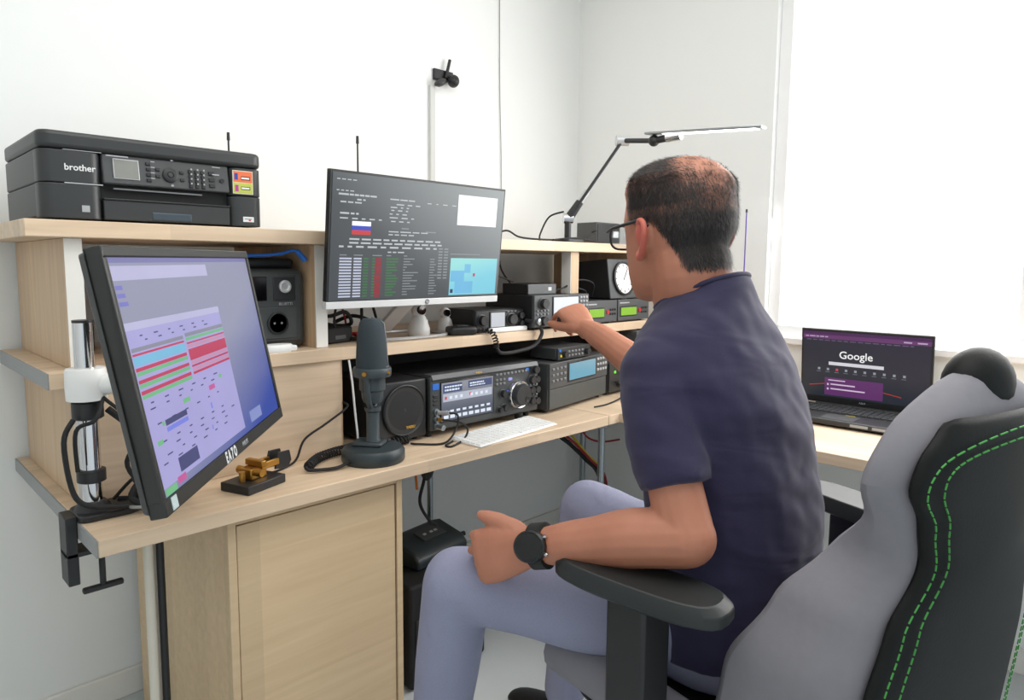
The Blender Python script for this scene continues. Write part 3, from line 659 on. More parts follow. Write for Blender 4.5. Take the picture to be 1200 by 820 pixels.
buttons(HF, [0.175, 0.190, 0.205, 0.22], [0.110, 0.076], 0.009, 0.006, GREYM, -0.006)
MB().cyl((0.142, -0.002, 0.0), (0.142, -0.002, 0.024), 0.013, n=16).build('tilt_foot', RUBBER, HF)
# plugs and patch leads at the transceiver's left
MB().cyl((-0.210, -0.02, 0.078), (-0.200, -0.055, 0.082), 0.0055, n=12).build('plug', SILVER, HF)
MB().cyl((-0.210, -0.02, 0.038), (-0.208, -0.040, 0.036), 0.0085, n=14).build('plug', STEEL, HF)
MB().cyl((-0.210, -0.02, 0.058), (-0.206, -0.030, 0.058), 0.006, n=12).build('plug', BRASS, HF)
tag(MB().tube([(-1.333, -0.63, 0.832), (-1.315, -0.645, 0.825), (-1.318, -0.645, 0.79), (-1.37, -0.655, 0.756), (-1.43, -0.61, 0.7545), (-1.44, -0.59, 0.7545)], 0.003).build('patch_lead', RUBBER), 'black patch lead drooping from the transceiver jack towards the speaker', 'cable')
tag(MB().tube([(-1.338, -0.605, 0.808), (-1.30, -0.64, 0.80), (-1.285, -0.655, 0.78), (-1.31, -0.665, 0.757), (-1.375, -0.69, 0.7535), (-1.38, -0.67, 0.7535), (-1.345, -0.66, 0.757)], 0.003).build('patch_lead', RUBBER), 'black patch lead looping on the desk below the transceiver jacks', 'cable')

AMP, aw = device('antenna_tuner', 'grey station unit with blue display right of the transceiver', 'radio unit', -0.865, -0.455, -0.56, ZD, 0.172, 0.28, CHARC, R(9))
MB().b2(-aw, aw, -0.004, 0.006, 0.085, 0.172).build('upper_panel', GREYD, AMP, bev=0.002)
MB().b2(-aw+0.004, aw-0.004, -0.002, 0.006, 0.014, 0.083).build('lower_panel', mat('tuner_panel', (74, 77, 76), 0.5), AMP, bev=0.002)
ab = MB().b2(-0.09, 0.112, -0.007, 0.0, 0.096, 0.166).build('display_bezel', BLACK, AMP, bev=0.002)
MB().b2(-0.082, 0.104, -0.0085, -0.006, 0.102, 0.160).build('display', glow('tuner_display', (112, 176, 200), 0.85, 0.25, ((150, 190, 206), (0.4, 1.0, -0.5))), ab)
buttons(AMP, [-0.185, -0.16, -0.135, -0.11], [0.152, 0.132, 0.112], 0.015, 0.008, GREYM, -0.004)
buttons(AMP, [0.128, 0.148, 0.168, 0.188], [0.155, 0.135, 0.115], 0.014, 0.010, GREYP, -0.004)
SDV, _w = device('remote_head', 'small radio control head with two knobs on top of the grey station unit', 'control head', -0.80, -0.60, -0.565, ZD+0.1725, 0.045, 0.12, CHARC, R(4), 0.004)
MB().b2(-0.098, 0.098, -0.003, 0.006, 0.004, 0.045).build('front_panel', SATIN, SDV, bev=0.002)
for x in (-0.062, 0.074): knob(SDV, x, 0.022, 0.012, 0.014, BLACK, -0.002)
buttons(SDV, [-0.035, -0.015, 0.005, 0.025, 0.045], [0.030, 0.016], 0.012, 0.007, GREYM, -0.003)
MB().b2(-0.094, -0.084, -0.006, -0.002, 0.033, 0.041).build('lit_key', BLUE, SDV); MB().b2(-0.086, -0.078, -0.006, -0.002, 0.014, 0.022).build('lit_key', YEL, SDV)
DV, dw = device('power_supply', 'dark meter unit with small green light at the right end of the lower bay', 'power supply', -0.44, -0.25, -0.52, ZD, 0.125, 0.22, CHARC, R(5))
MB().b2(-dw, dw, -0.003, 0.006, 0.012, 0.125).build('front_panel', SATIN, DV, bev=0.002)
MB().b2(-0.062, -0.052, -0.006, -0.002, 0.085, 0.095).build('green_light', glow('led_green', (120, 230, 60), 1.2), DV)
for (x, z) in ((0.01, 0.08), (0.045, 0.045), (-0.03, 0.04)): knob(DV, x, z, 0.013, 0.014, BLACK, -0.002)
MB().b2(0.03, 0.045, -0.007, -0.002, 0.055, 0.065).build('red_terminal', RED, DV)
HUBD, _w = device('usb_hub', 'small hub with blue lights under the right end of the middle shelf', 'hub', -0.30, -0.16, -0.56, 0.951, 0.045, 0.09, GREYD, 0, 0.0)
for x in (-0.04, -0.012): MB().b2(x-0.009, x+0.009, -0.001, 0.005, 0.009, 0.023).build('blue_light', glow('led_blue', (60, 110, 255), 1.6), HUBD, bev=0.002)
tag(MB().tube([(-0.40, -0.53, 0.80), (-0.42, -0.58, 0.79), (-0.45, -0.60, 0.76), (-0.58, -0.63, 0.7535), (-0.66, -0.63, 0.7535)], 0.0028).build('thin_cable', RUBBER), 'thin black cable on the desk in front of the grey station unit', 'cable')

# ================================================================== ON THE MIDDLE SHELF
ZM = ZD+0.2837
PS = thing('power_station', 'dark portable power station with round socket in the left shelf bay', 'power station', (-1.80, -0.47, ZM))
PSG = mat('power_station_grey', (62, 66, 66), 0.5, var=0.05)
MB().b2(-0.115, 0.115, 0.0, 0.20, 0.004, 0.205).build('case', PSG, PS, bev=0.022, seg=5)
MB().b2(-0.10, 0.10, -0.003, 0.006, 0.02, 0.19).build('front_panel', CHARC, PS, bev=0.01, seg=4)
MB().b2(-0.112, 0.10, 0.03, 0.17, 0.203, 0.232).build('carry_handle', BLACK, PS, bev=0.012, seg=4)
MB().b2(-0.075, 0.005, -0.0055, -0.002, 0.125, 0.185).build('display', GLASSB, PS, bev=0.002)
MB().b2(0.022, 0.082, -0.0055, -0.002, 0.125, 0.185).build('port_panel', SATIN, PS, bev=0.002)
MB().lathe([(0.016, 0.0), (0.016, -0.008), (0.012, -0.009), (0.008, -0.005), (0.0005, -0.005)], (0.052, -0.003, 0.160), 'Y', 24).build('light_port', SILVER, PS)
sp_ = MB().b2(-0.03, 0.085, -0.0055, -0.002, 0.028, 0.108).build('socket_panel', PSG, PS, bev=0.002)
MB().lathe([(0.029, 0.0), (0.029, -0.004), (0.025, -0.005), (0.023, 0.0), (0.0005, 0.001)], (0.032, -0.0055, 0.068), 'Y', 28).build('wall_socket', BLACK, sp_)
for s in (-1, 1): MB().cyl((0.032+s*0.0095, -0.0035, 0.068), (0.032+s*0.0095, -0.0065, 0.068), 0.003, n=10).build('socket_hole', GREYM, sp_)
text('maker_lettering', 'BLUETTI', 0.010, (0.055, -0.0034, 0.116), FRONT, GREYP, PS)
tag(MB().tube([(-1.86, -0.45, 1.27), (-1.80, -0.46, 1.272), (-1.755, -0.47, 1.276), (-1.72, -0.478, 1.285), (-1.700, -0.48, 1.270), (-1.692, -0.482, 1.258)], lambda t: 0.004 if t < 0.65 else 0.0075).build('blue_cable', BLUE), 'bright blue cable end on top of the power station', 'cable')
t = thing('white_puck', 'flat white plastic gadget in front of the power station', 'gadget', (-1.79, -0.51, ZM))
MB().lathe([(0.036, 0.0), (0.038, 0.004), (0.038, 0.014), (0.033, 0.019), (0.001, 0.020)], sx=1.1, sy=0.62).build('body', WHITE, t)
MB().b2(0.02, 0.048, -0.016, 0.016, 0.0, 0.015).build('side_block', WHITE, t, bev=0.004)

HP = thing('monitor', 'wide thin silver-chinned monitor showing log window and map on the middle shelf', 'monitor', (-1.398, -0.604, 1.308), (R(5.75), 0, R(1.92)))
HW, HH = 0.61, 0.34
MB().b2(-HW/2, HW/2, 0.0, 0.016, -HH/2+0.019, HH/2).build('bezel', BLACK, HP, bev=0.0015)
chin = MB().b2(-HW/2, HW/2, -0.001, 0.017, -HH/2, -HH/2+0.0188).build('silver_chin', mat('chin_silver', (214, 216, 216), 0.35, 0.15, var=0.02), HP, bev=0.0015)
MB().lathe([(0.0075, 0.0), (0.0075, -0.0012), (0.0005, -0.0012)], (0.02, -0.001, -HH/2+0.0095), 'Y', 20).build('round_logo', GREYM, chin)
text('logo_letters', 'hp', 0.009, (0.02, -0.0026, -HH/2+0.0095), FRONT, PAPERW, chin)
MB().b2(-0.2, 0.2, 0.016, 0.04, -0.12, 0.10).build('rear_shell', SILVER, HP, bev=0.008)
PW, PH = HW-0.012, HH-0.019-0.008; PZ = -HH/2+0.019+PH/2+0.002
hscr = MB().b2(-PW/2, PW/2, -0.0012, 0.001, PZ-PH/2, PZ+PH/2).build('screen', glow('log_screen', (72, 78, 82), 0.9, 0.35, ((146, 154, 156), (0.95, 0.8, -0.65))), HP)  # lighter upper right is reflected haze painted into the screen's glow
pq = lambda n_, r_, mt, k=0: quads(n_, r_, PW, PH, -0.0015-0.0002*k, mt, hscr, 0, PZ)
SWH = glow('screen_white', (250, 252, 252), 1.05, 0.3)
TXT = glow('screen_text_grey', (196, 202, 206), 0.9, 0.3); TXD = glow('screen_text_dim', (140, 148, 152), 0.9, 0.3)
pq('screen_window', [(0.69, 0.075, 0.955, 0.345)], SWH)
pq('screen_map', [(0.665, 0.645, 0.985, 0.985)], glow('screen_map_sea', (124, 206, 226), 0.98, 0.3, ((150, 222, 220), (-0.8, 1.6, -0.2))))
pq('screen_map_land', [(0.67, 0.76, 0.76, 0.86), (0.70, 0.86, 0.82, 0.97), (0.76, 0.70, 0.80, 0.78)], glow('screen_map_blue', (110, 186, 226), 0.98, 0.3), 1)
pq('screen_map_pin', [(0.818, 0.785, 0.833, 0.815)], glow('screen_pin', (200, 70, 110), 0.9, 0.3), 2)
pq('screen_map_badge', [(0.672, 0.93, 0.69, 0.965)], glow('screen_badge', (30, 50, 90), 0.9, 0.3), 2)
fx0, fx1, fy0, fy1 = 0.10, 0.195, 0.365, 0.47
pq('flag_stripe', [(fx0, fy0, fx1, fy0+0.035)], SWH)
pq('flag_stripe', [(fx0, fy0+0.035, fx1, fy0+0.07)], glow('flag_blue', (52, 72, 190), 0.95, 0.3))
pq('flag_stripe', [(fx0, fy0+0.07, fx1, fy1)], glow('flag_red', (206, 54, 54), 0.95, 0.3))
rr = []
for v in (0.045, 0.13): rr += words(0.02, v, 4, 0.008, 0.01, 0.02)
rr += words(0.03, 0.155, 8, 0.014, 0.015, 0.05, 0.004, 0.24)+words(0.12, 0.19, 2, 0.012)+words(0.04, 0.215, 3, 0.011)
rr += words(0.29, 0.165, 6, 0.010, 0.02, 0.05, 0.006, 0.46)+words(0.5, 0.175, 4, 0.008, 0.01, 0.03, 0.03)
for v in (0.205, 0.23, 0.255, 0.285, 0.315, 0.345): rr += words(0.29+random.uniform(0, 0.04), v, 3, 0.009, 0.01, 0.05, 0.02, 0.62)
for v in (0.43, 0.455): rr += words(0.29, v, 4, 0.009, 0.02, 0.06, 0.01, 0.60)
rr += words(0.04, 0.30, 3, 0.014)+words(0.04, 0.34, 6, 0.010, 0.015, 0.04, 0.02, 0.25)
for v in (0.50, 0.53): rr += words(0.09, v, 12, 0.013, 0.025, 0.05, 0.012, 0.62)
rr += words(0.04, 0.56, 14, 0.014, 0.012, 0.05, 0.02, 0.6)+words(0.29, 0.60, 3, 0.010)
pq('screen_text', rr, TXT)
pq('screen_column', [(0.045, 0.655+0.0235*i, 0.105, 0.668+0.0235*i) for i in range(14)]+[(0.115, 0.655+0.0235*i, 0.155, 0.668+0.0235*i) for i in range(14)], glow('screen_pale_text', (196, 202, 222), 0.95, 0.3))
pq('screen_column', [(0.165, 0.655+0.0235*i, 0.19, 0.667+0.0235*i) for i in range(14)]+[(0.21, 0.655+0.0235*i, 0.225, 0.667+0.0235*i) for i in range(14)]+[(0.285, 0.655+0.0235*i, 0.285+random.uniform(0.03, 0.07), 0.667+0.0235*i) for i in range(14)], glow('screen_green_text', (60, 120, 70), 0.9, 0.3))
pq('screen_column', [(0.228+random.uniform(-0.008, 0), 0.653+0.0235*i, 0.258, 0.672+0.0235*i) for i in range(14)], glow('screen_red_text', (150, 40, 54), 0.9, 0.3))
pq('screen_column', [(0.38, 0.655+0.0235*i, 0.38+random.uniform(0.01, 0.09), 0.663+0.0235*i) for i in range(14)]+[(0.535, 0.655+0.0235*i, 0.535+random.uniform(0.02, 0.05), 0.663+0.0235*i) for i in range(14)], TXD)
pq('screen_table', [(0.585+0.035*(i % 2), 0.56+0.026*(i//2), 0.610+0.035*(i % 2), 0.572+0.026*(i//2)) for i in range(22)], TXD)
pq('screen_table', [(0.045, 0.63, 0.08, 0.638), (0.115, 0.63, 0.16, 0.638), (0.21, 0.63, 0.26, 0.638), (0.285, 0.63, 0.31, 0.638), (0.38, 0.63, 0.40, 0.638), (0.66, 0.605, 0.86, 0.613), (0.36, 0.40, 0.40, 0.409), (0.50, 0.42, 0.56, 0.429)], TXD)
# stand: leaning neck, open loop base
hs_ = MB(); hs_.add([(-0.030, 0.04, -0.16), (0.030, 0.04, -0.16), (0.030, 0.056, -0.16), (-0.030, 0.056, -0.16), (-0.045, 0.15, -0.271), (0.015, 0.15, -0.271), (0.015, 0.166, -0.271), (-0.045, 0.166, -0.271)],
       [(0, 3, 2, 1), (4, 5, 6, 7), (0, 1, 5, 4), (1, 2, 6, 5), (2, 3, 7, 6), (3, 0, 4, 7)])
hs_.b2(-0.03, 0.03, 0.036, 0.056, -0.17, -0.02)
hs_.build('stand_neck', SILVER, HP, bev=0.002)
bpy.context.view_layer.update()
HPI = (Matrix.Translation(HP.location) @ Euler(HP.rotation_euler).to_matrix().to_4x4()).inverted()
lp_ = []
for k in range(29):
    a = 2*math.pi*k/28
    x = 0.15*math.copysign(abs(math.cos(a))**0.6, math.cos(a)); y = 0.098*math.copysign(abs(math.sin(a))**0.6, math.sin(a))
    lp_.append(HPI @ Vector((-1.35+x, -0.412+y, ZM+0.0055)))
MB().tube(lp_, 0.005, 8, smooth=False).build('stand_loop', SILVER, HP)

# white desk camera / globe speakers behind the monitor
for (x, y, s, lb) in ((-1.285, -0.43, 1.0, 'white round webcam under the wide monitor beside its stand'), (-1.155, -0.40, 0.8, 'smaller white round webcam under the right part of the wide monitor')):
    t = thing('round_webcam', lb, 'webcam', (x, y, ZM))
    MB().lathe([(0.030*s, 0.0), (0.034*s, 0.006), (0.034*s, 0.02*s), (0.026*s, 0.05*s), (0.018*s, 0.062*s), (0.001, 0.063*s)], n=28).build('body', WHITE, t)
    MB().ball((0, 0, 0.078*s), 0.023*s).build('head', WHITE, t)
    MB().lathe([(0.014*s, -0.013*s), (0.014*s, -0.024*s), (0.001, -0.0245*s)], (-0.004, 0, 0.08*s), 'Y', 20).build('lens', GLASSB, t)
# tangle of leads behind the monitor foot
TL = ['black lead hanging closest to the white edged middle upright, under the wide monitor', 'second black lead from the middle upright in the tangle under the wide monitor', 'red lead in the tangle under the wide monitor', 'third black lead from the middle upright in the tangle under the wide monitor', 'black lead of the tangle hanging nearest the silver monitor neck']
for i in range(5):
    x = -1.625+0.045*i; y0 = -0.36+random.uniform(-0.04, 0.04)
    pts = [(x, y0, ZM+0.24), (x+random.uniform(-0.02, 0.02), y0-0.03, ZM+0.15), (x+random.uniform(-0.02, 0.03), y0-0.05, ZM+0.06), (x+random.uniform(0.0, 0.05), y0-0.02, ZM+0.012), (x+0.06+random.uniform(0, 0.03), y0+0.04, ZM+0.008)]
    tag(MB().tube(pts, (0.004, 0.0035, 0.003, 0.0045, 0.004)[i]).build('tangled_cable', REDC if i == 2 else RUBBER), TL[i], 'cable', 'tangled leads under the wide monitor')
for i, (pts, lb) in enumerate((([(-1.63, -0.40, ZM+0.10), (-1.60, -0.43, ZM+0.075), (-1.55, -0.44, ZM+0.085), (-1.52, -0.42, ZM+0.05), (-1.56, -0.40, ZM+0.045), (-1.61, -0.38, ZM+0.06)], 'black cable looped above the small adapter under the wide monitor'),
                               ([(-1.53, -0.44, ZM+0.008), (-1.49, -0.47, ZM+0.02), (-1.46, -0.44, ZM+0.05), (-1.50, -0.40, ZM+0.07), (-1.54, -0.36, ZM+0.05)], 'black cable looped beside the adapter, behind the desk microphone'))):
    tag(MB().tube(pts, 0.0055).build('looped_cable', RUBBER), lb, 'cable')
t = thing('plug_strip', 'black power adapter lying among cables right of the shelf upright', 'adapter', (-1.58, -0.42, ZM), (0, 0, R(15)))
MB().b2(-0.05, 0.05, -0.03, 0.03, 0.0, 0.045).build('body', MATTE, t, bev=0.006)
MB().b2(-0.02, 0.02, -0.031, -0.029, 0.012, 0.022).build('rating_label', CHARC, t)

t = thing('red_pliers', 'red handled tool lying behind the white webcam', 'tool', (-1.40, -0.36, ZM), (0, 0, R(12)))
for s in (-1, 1): MB().tube([(0.0, 0, 0.01), (-0.05, s*0.012, 0.012), (-0.10, s*0.02, 0.012)], 0.006).build('handle', RED, t)
MB().b2(0.0, 0.04, -0.008, 0.008, 0.004, 0.016).build('jaw', STEEL, t, bev=0.002)

MOB, mw = device('mobile_radio', 'compact mobile radio with small white display on the middle shelf', 'radio', -1.115, -0.905, -0.50, ZM, 0.075, 0.15, BLACK, R(-3), 0.008)
MB().b2(-mw, mw, -0.008, 0.006, 0.008, 0.073).build('front_panel', SATIN, MOB, bev=0.005)
mb_ = MB().b2(-0.048, 0.022, -0.0105, -0.004, 0.013, 0.068).build('display_bezel', BLACK, MOB, bev=0.002)
MB().b2(-0.042, 0.016, -0.012, -0.009, 0.018, 0.064).build('display', glow('small_display', (206, 210, 216), 0.95, 0.2), mb_)
for (x, z, r) in ((-0.078, 0.041, 0.017), (0.048, 0.04, 0.018), (0.085, 0.052, 0.012), (0.087, 0.024, 0.011)): knob(MOB, x, z, r, 0.018, BLACK, -0.006, GREYD)
buttons(MOB, [0.032, 0.048, 0.064], [0.066, 0.014], 0.010, 0.005, GREYM, -0.008)
hm = thing('hand_microphone', 'black fist microphone lying on the shelf beside the compact radio', 'microphone', (-1.17, -0.495, ZM), (0, 0, R(-20)))
MB().b2(-0.045, 0.045, -0.028, 0.028, 0.0, 0.028).build('body', BLACK, hm, bev=0.010, seg=3)
MB().b2(-0.02, 0.02, -0.018, 0.018, 0.028, 0.031).build('keypad', CHARC, hm, bev=0.002)
MB().b2(0.042, 0.055, -0.01, 0.01, 0.008, 0.02).build('strain_relief', RUBBER, hm, bev=0.003)
tag(coil([(-1.115, -0.51, ZM+0.012), (-1.09, -0.545, ZM+0.010), (-1.075, -0.553, ZM-0.02), (-1.072, -0.553, ZM-0.045)], 0.0075, 11, 0.0024).build('coiled_cord', RUBBER), 'black coiled cord hanging over the shelf front from the fist microphone', 'cord')
tag(MB().tube([(-1.072, -0.553, ZM-0.045), (-1.05, -0.556, ZM-0.062), (-0.98, -0.556, ZM-0.062), (-0.90, -0.556, ZM-0.050), (-0.865, -0.556, ZM-0.02), (-0.865, -0.556, ZM+0.004), (-0.90, -0.55, ZM+0.03), (-0.915, -0.53, ZM+0.035)], 0.0062).build('sagging_cable', RUBBER), 'thick black cord sagging along the shelf front to the compact radio', 'cord')
tag(MB().b2(-1.075, -0.905, -0.533, -0.515, ZM, ZM+0.017).build('white_bar', WHITE, bev=0.006), 'white plastic bar lying on the shelf edge in front of the compact radio', 'bar')

R2, rw = device('desktop_radio', 'grey tabletop radio with bright white display that the hand is tuning', 'radio', -0.905, -0.615, -0.555, ZM, 0.118, 0.23, BLACK, 0, 0.010)
MB().b2(-rw, rw, -0.006, 0.006, 0.010, 0.118).build('front_panel', GREYD, R2, bev=0.003)
rb_ = MB().b2(-0.055, 0.085, -0.009, -0.003, 0.045, 0.112).build('display_bezel', BLACK, R2, bev=0.002)
MB().b2(-0.050, 0.080, -0.0105, -0.008, 0.048, 0.109).build('display', glow('white_display', (238, 242, 246), 1.0, 0.2), rb_)
for (x, z, r) in ((-0.105, 0.09, 0.017), (-0.105, 0.032, 0.016), (-0.02, 0.034, 0.022), (0.115, 0.05, 0.014), (0.115, 0.022, 0.012)): knob(R2, x, z, r, 0.030 if r > 0.02 else 0.02, BLACK, -0.005, GREYD)
buttons(R2, [-0.13, -0.113, -0.096, -0.079], [0.066, 0.054], 0.010, 0.007, GREYM, -0.006)
buttons(R2, [0.098, 0.114, 0.130], [0.106, 0.092, 0.078], 0.011, 0.008, GREYP, -0.006)
MB().lathe([(0.011, 0), (0.011, -0.01), (0.007, -0.012), (0.0005, -0.012)], (-0.128, -0.006, 0.030), 'Y', 16).build('jack', STEEL, R2)
BBX = thing('interface_box', 'small black box with a light on top of the tabletop radio', 'box', (-0.80, -0.51, ZM+0.1183))
MB().b2(-0.085, 0.06, 0.0, 0.12, 0.0, 0.036).build('case', BLACK, BBX, bev=0.002)
MB().b2(-0.084, 0.059, -0.003, 0.001, 0.001, 0.035).build('front_panel', GREYD, BBX, bev=0.001)
MB().b2(0.018, 0.034, -0.004, -0.002, 0.012, 0.024).build('light', glow('box_light', (232, 234, 230), 1.0), BBX)

for (x0, x1, yaw, lb) in ((-0.608, -0.412, 0, 'grey rotator controller with green display left of its twin'), (-0.405, -0.195, 0, 'grey rotator controller with green display at the right shelf end')):
    C, cw = device('rotator_controller', lb, 'controller', x0, x1, -0.535, ZM, 0.088, 0.18, CHARC, yaw, 0.006, group='rotator controllers on the middle shelf')
    MB().b2(-cw, cw, -0.004, 0.006, 0.006, 0.088).build('front_panel', GREYD, C, bev=0.002)
    lb_ = MB().b2(-cw+0.012, 0.018, -0.006, -0.002, 0.022, 0.062).build('display_bezel', BLACK, C, bev=0.001)
    MB().b2(-cw+0.017, 0.013, -0.0075, -0.005, 0.027, 0.057).build('display', glow('green_lcd', (150, 206, 50), 0.95, 0.3), lb_)
    MB().b2(0.030, 0.044, -0.008, -0.002, 0.036, 0.050).build('red_key', RED, C, bev=0.001)
    buttons(C, [0.056, 0.070, 0.084], [0.052, 0.036], 0.010, 0.008, BLACK, -0.004)
    quads('panel_print', [(0.05, 0.12, 0.35, 0.17)], 2*cw, 0.088, -0.0045, GREYP, C, 0, 0.044)
DB = thing('rotator_dial_box', 'black rotator box with large round white dial standing on the controllers', 'dial box', (-0.355, -0.53, ZM+0.0883))
MB().prism([(0.0, 0.004), (0.2, 0.004), (0.2, 0.14), (0.02, 0.155)], -0.09, 0.09, 'X').build('case', BLACK, DB, bev=0.003)
MB().add([(-0.09, -0.002, 0.004), (0.09, -0.002, 0.004), (0.09, 0.018, 0.155), (-0.09, 0.018, 0.155), (-0.09, 0.004, 0.004), (0.09, 0.004, 0.004), (0.09, 0.024, 0.155), (-0.09, 0.024, 0.155)], [(0, 1, 2, 3), (4, 7, 6, 5), (0, 4, 5, 1), (1, 5, 6, 2), (2, 6, 7, 3), (3, 7, 4, 0)]).build('front_panel', GREYD, DB, bev=0.002)
dl = MB().lathe([(0.066, 0.0), (0.066, -0.008), (0.060, -0.010), (0.058, -0.004)], (0, 0, 0), 'Y', 40).build('dial_ring', BLACK, DB, loc=(0.0, 0.007, 0.080), rot=(R(-7.5), 0, 0))
MB().lathe([(0.060, 0.0), (0.060, -0.004), (0.0005, -0.0042)], (0, 0, 0), 'Y', 40).build('dial_face', WHITE, dl)
tk = MB()
for k in range(12):
    a = R(30*k); tk.box((0.050*math.sin(a), -0.0046, 0.050*math.cos(a)), (0.003, 0.001, 0.010), (0, a, 0))
tk.build('dial_marks', BLACK, dl); MB().box((0.012, -0.0055, 0.016), (0.003, 0.001, 0.055), (0, R(35), 0)).build('pointer', BLACK, dl)
MB().b2(-0.02, 0.02, 0.0, 0.02, 0.0, 0.004).build('foot', RUBBER, DB)
for i, pts in enumerate(([(-0.78, -0.46, ZM+0.125), (-0.70, -0.50, ZM+0.135), (-0.60, -0.50, ZM+0.165), (-0.50, -0.49, ZM+0.15), (-0.47, -0.46, ZM+0.10)],
                         [(-0.72, -0.44, ZM+0.125), (-0.64, -0.48, ZM+0.14), (-0.55, -0.49, ZM+0.125), (-0.50, -0.45, ZM+0.10)],
                         [(-0.84, -0.40, ZM+0.14), (-0.86, -0.36, ZM+0.2), (-0.845, -0.33, ZM+0.26)],
                         [(-1.06, -0.42, ZM+0.20), (-0.98, -0.43, ZM+0.19), (-0.88, -0.44, ZM+0.16)])):
    tag(MB().tube(pts, 0.003).build('loose_cable', RUBBER), ('upper black cable arching right of the small box', 'lower black cable arching right of the small box', 'black cable running up from the small box to the top shelf', 'black cable running from the wide monitor to the small box')[i], 'cable')

# ================================================================== TOP SHELF: LAMP, BOX, CABLES
ZT = 1.334
LA = thing('arm_lamp', 'black and silver jointed arm lamp with a lit slim bar', 'lamp', (-0.655, -0.49, ZT))
o = Vector(LA.location)
def L(p): return tuple(Vector(p)-o)
rbox(-0.045, 0.06, -0.035, 0.05, 0.0, 0.012, 0.02).build('base', BLACK, LA, bev=0.003)
MB().cyl((0, 0, 0.01), (0, 0, 0.075), 0.012, n=18).build('post', BLACK, LA)
MB().cyl((-0.014, 0.01, 0.085), (0.014, -0.01, 0.085), 0.018, n=20).build('pivot', CHROME, LA)
j1 = Vector((0, 0, 0.082)); j2 = Vector(L((-0.53, -0.628, 1.690)))
ax = (j2-j1).normalized(); sd = ax.cross(Vector((0.7, -0.7, 0))).normalized()
MB().cyl(j1, j1+ax*0.075, 0.017, 0.014, 16).build('arm_sleeve', BLACK, LA)
for k in (-1, 1): MB().cyl(j1+ax*0.06+sd*0.011*k, j2+sd*0.009*k, 0.0055, n=12).build('arm_rod', BLACK if k < 0 else GREYD, LA)
MB().cyl(j1+ax*0.06, j1+ax*0.12, 0.012, n=14).build('arm_bracket', SILVER, LA)
MB().cyl(j1+ax*0.12, j2, 0.0062, n=12).build('arm_core', SILVER, LA)
pj = Vector((0.017, -0.014, 0))
MB().cyl(j2-pj, j2+pj, 0.018, n=20).build('elbow', SILVER, LA)
j3 = Vector(L((-0.54, -0.765, 1.672)))
MB().cyl(j2, j3, 0.0085, n=12).build('fore_arm', SATIN, LA)
MB().ball(j3, 0.019).build('head_joint', BLACK, LA)
j4 = Vector(L((-0.535, -0.865, 1.678)))
MB().cyl(j3, j3+(j4-j3)*0.5, 0.012, n=16).build('head_neck', BLACK, LA)
MB().cyl(j3+(j4-j3)*0.48, j4, 0.0145, n=20).build('head_cap', CHROME, LA)
b0_ = Vector(L((-0.545, -0.75, 1.692))); b1_ = Vector(L((-0.548, -1.150, 1.660)))
d = (b1_-b0_); ln = d.length; q = d.to_track_quat('X', 'Z').to_euler()
hb = MB().b2(-0.01, ln, -0.02, 0.02, 0.0, 0.008).build('light_bar', STEEL, LA, bev=0.004, loc=b0_, rot=q)
MB().b2(0.06, ln-0.02, -0.016, 0.016, -0.0015, 0.0005).build('led_strip', glow('led_white', (255, 255, 255), 5.0), hb)
BX = thing('speaker_box', 'small dark grey box on the right end of the top shelf', 'box', (-0.30, -0.42, ZT))
MB().b2(-0.095, 0.06, 0.0, 0.10, 0.003, 0.088).build('case', GREYD, BX, bev=0.003)
MB().b2(-0.09, 0.055, -0.003, 0.001, 0.008, 0.083).build('front_panel', SATIN, BX, bev=0.001)
MB().b2(0.01, 0.045, -0.004, -0.002, 0.03, 0.055).build('label', PAPERW, BX)
for x in (-0.07, 0.04): MB().b2(x-0.01, x+0.01, 0.01, 0.09, 0.0, 0.004).build('foot', RUBBER, BX)
for i, pts in enumerate(([(-1.03, -0.47, ZT+0.004), (-0.97, -0.49, ZT+0.03), (-0.91, -0.49, ZT+0.012), (-0.84, -0.50, ZT+0.006), (-0.72, -0.50, ZT+0.006)],
                         [(-0.655, -0.47, ZT+0.11), (-0.70, -0.44, ZT+0.09), (-0.735, -0.43, ZT+0.03), (-0.76, -0.45, ZT+0.004)],
                         [(-0.58, -0.48, ZT+0.006), (-0.50, -0.47, ZT+0.03), (-0.42, -0.44, ZT+0.05), (-0.395, -0.40, ZT+0.05)],
                         [(-0.75, -0.505, ZT+0.006), (-0.62, -0.50, ZT+0.016), (-0.50, -0.50, ZT+0.006), (-0.44, -0.49, ZT+0.006)])):
    tag(MB().tube(pts, 0.0032).build('shelf_cable', RUBBER), ('black cable humped on the top shelf right of the wide monitor', 'black lead dropping from the lamp pivot to the top shelf', 'black cable rising to the small grey box on the top shelf', 'black cable lying flat along the lamp base')[i], 'cable')

# ================================================================== LAPTOP
LT = thing('laptop', 'open black laptop showing a search page on the side desk', 'laptop', (-0.085, -1.322, ZD), (0, 0, R(-89)))
MB().b2(-0.203, 0.203, -0.265, 0.0, 0.006, 0.024).build('base', SATIN, LT, bev=0.004)
kd = MB().b2(-0.175, 0.175, -0.155, -0.02, 0.0235, 0.0245).build('key_deck', BLACK, LT)
kk = MB()
for j in range(6):
    for i in range(18): kk.box((-0.165+0.0194*i, -0.03-0.0215*j, 0.0262), (0.016, 0.017, 0.003))
kk.build('keys', CHARC, LT)['kind'] = 'stuff'
MB().b2(-0.05, 0.05, -0.25, -0.17, 0.0236, 0.0246).build('touchpad', CHARC, LT)
MB().b2(0.0, 0.03, -0.163, -0.160, 0.0236, 0.0248).build('accent_strip', YEL, LT)
quads('base_label', [(0.62, 0.1, 0.75, 0.8), (0.78, 0.1, 0.9, 0.8)], 0.39, 0.012, -0.2652, GREYP, LT, 0, 0.015)
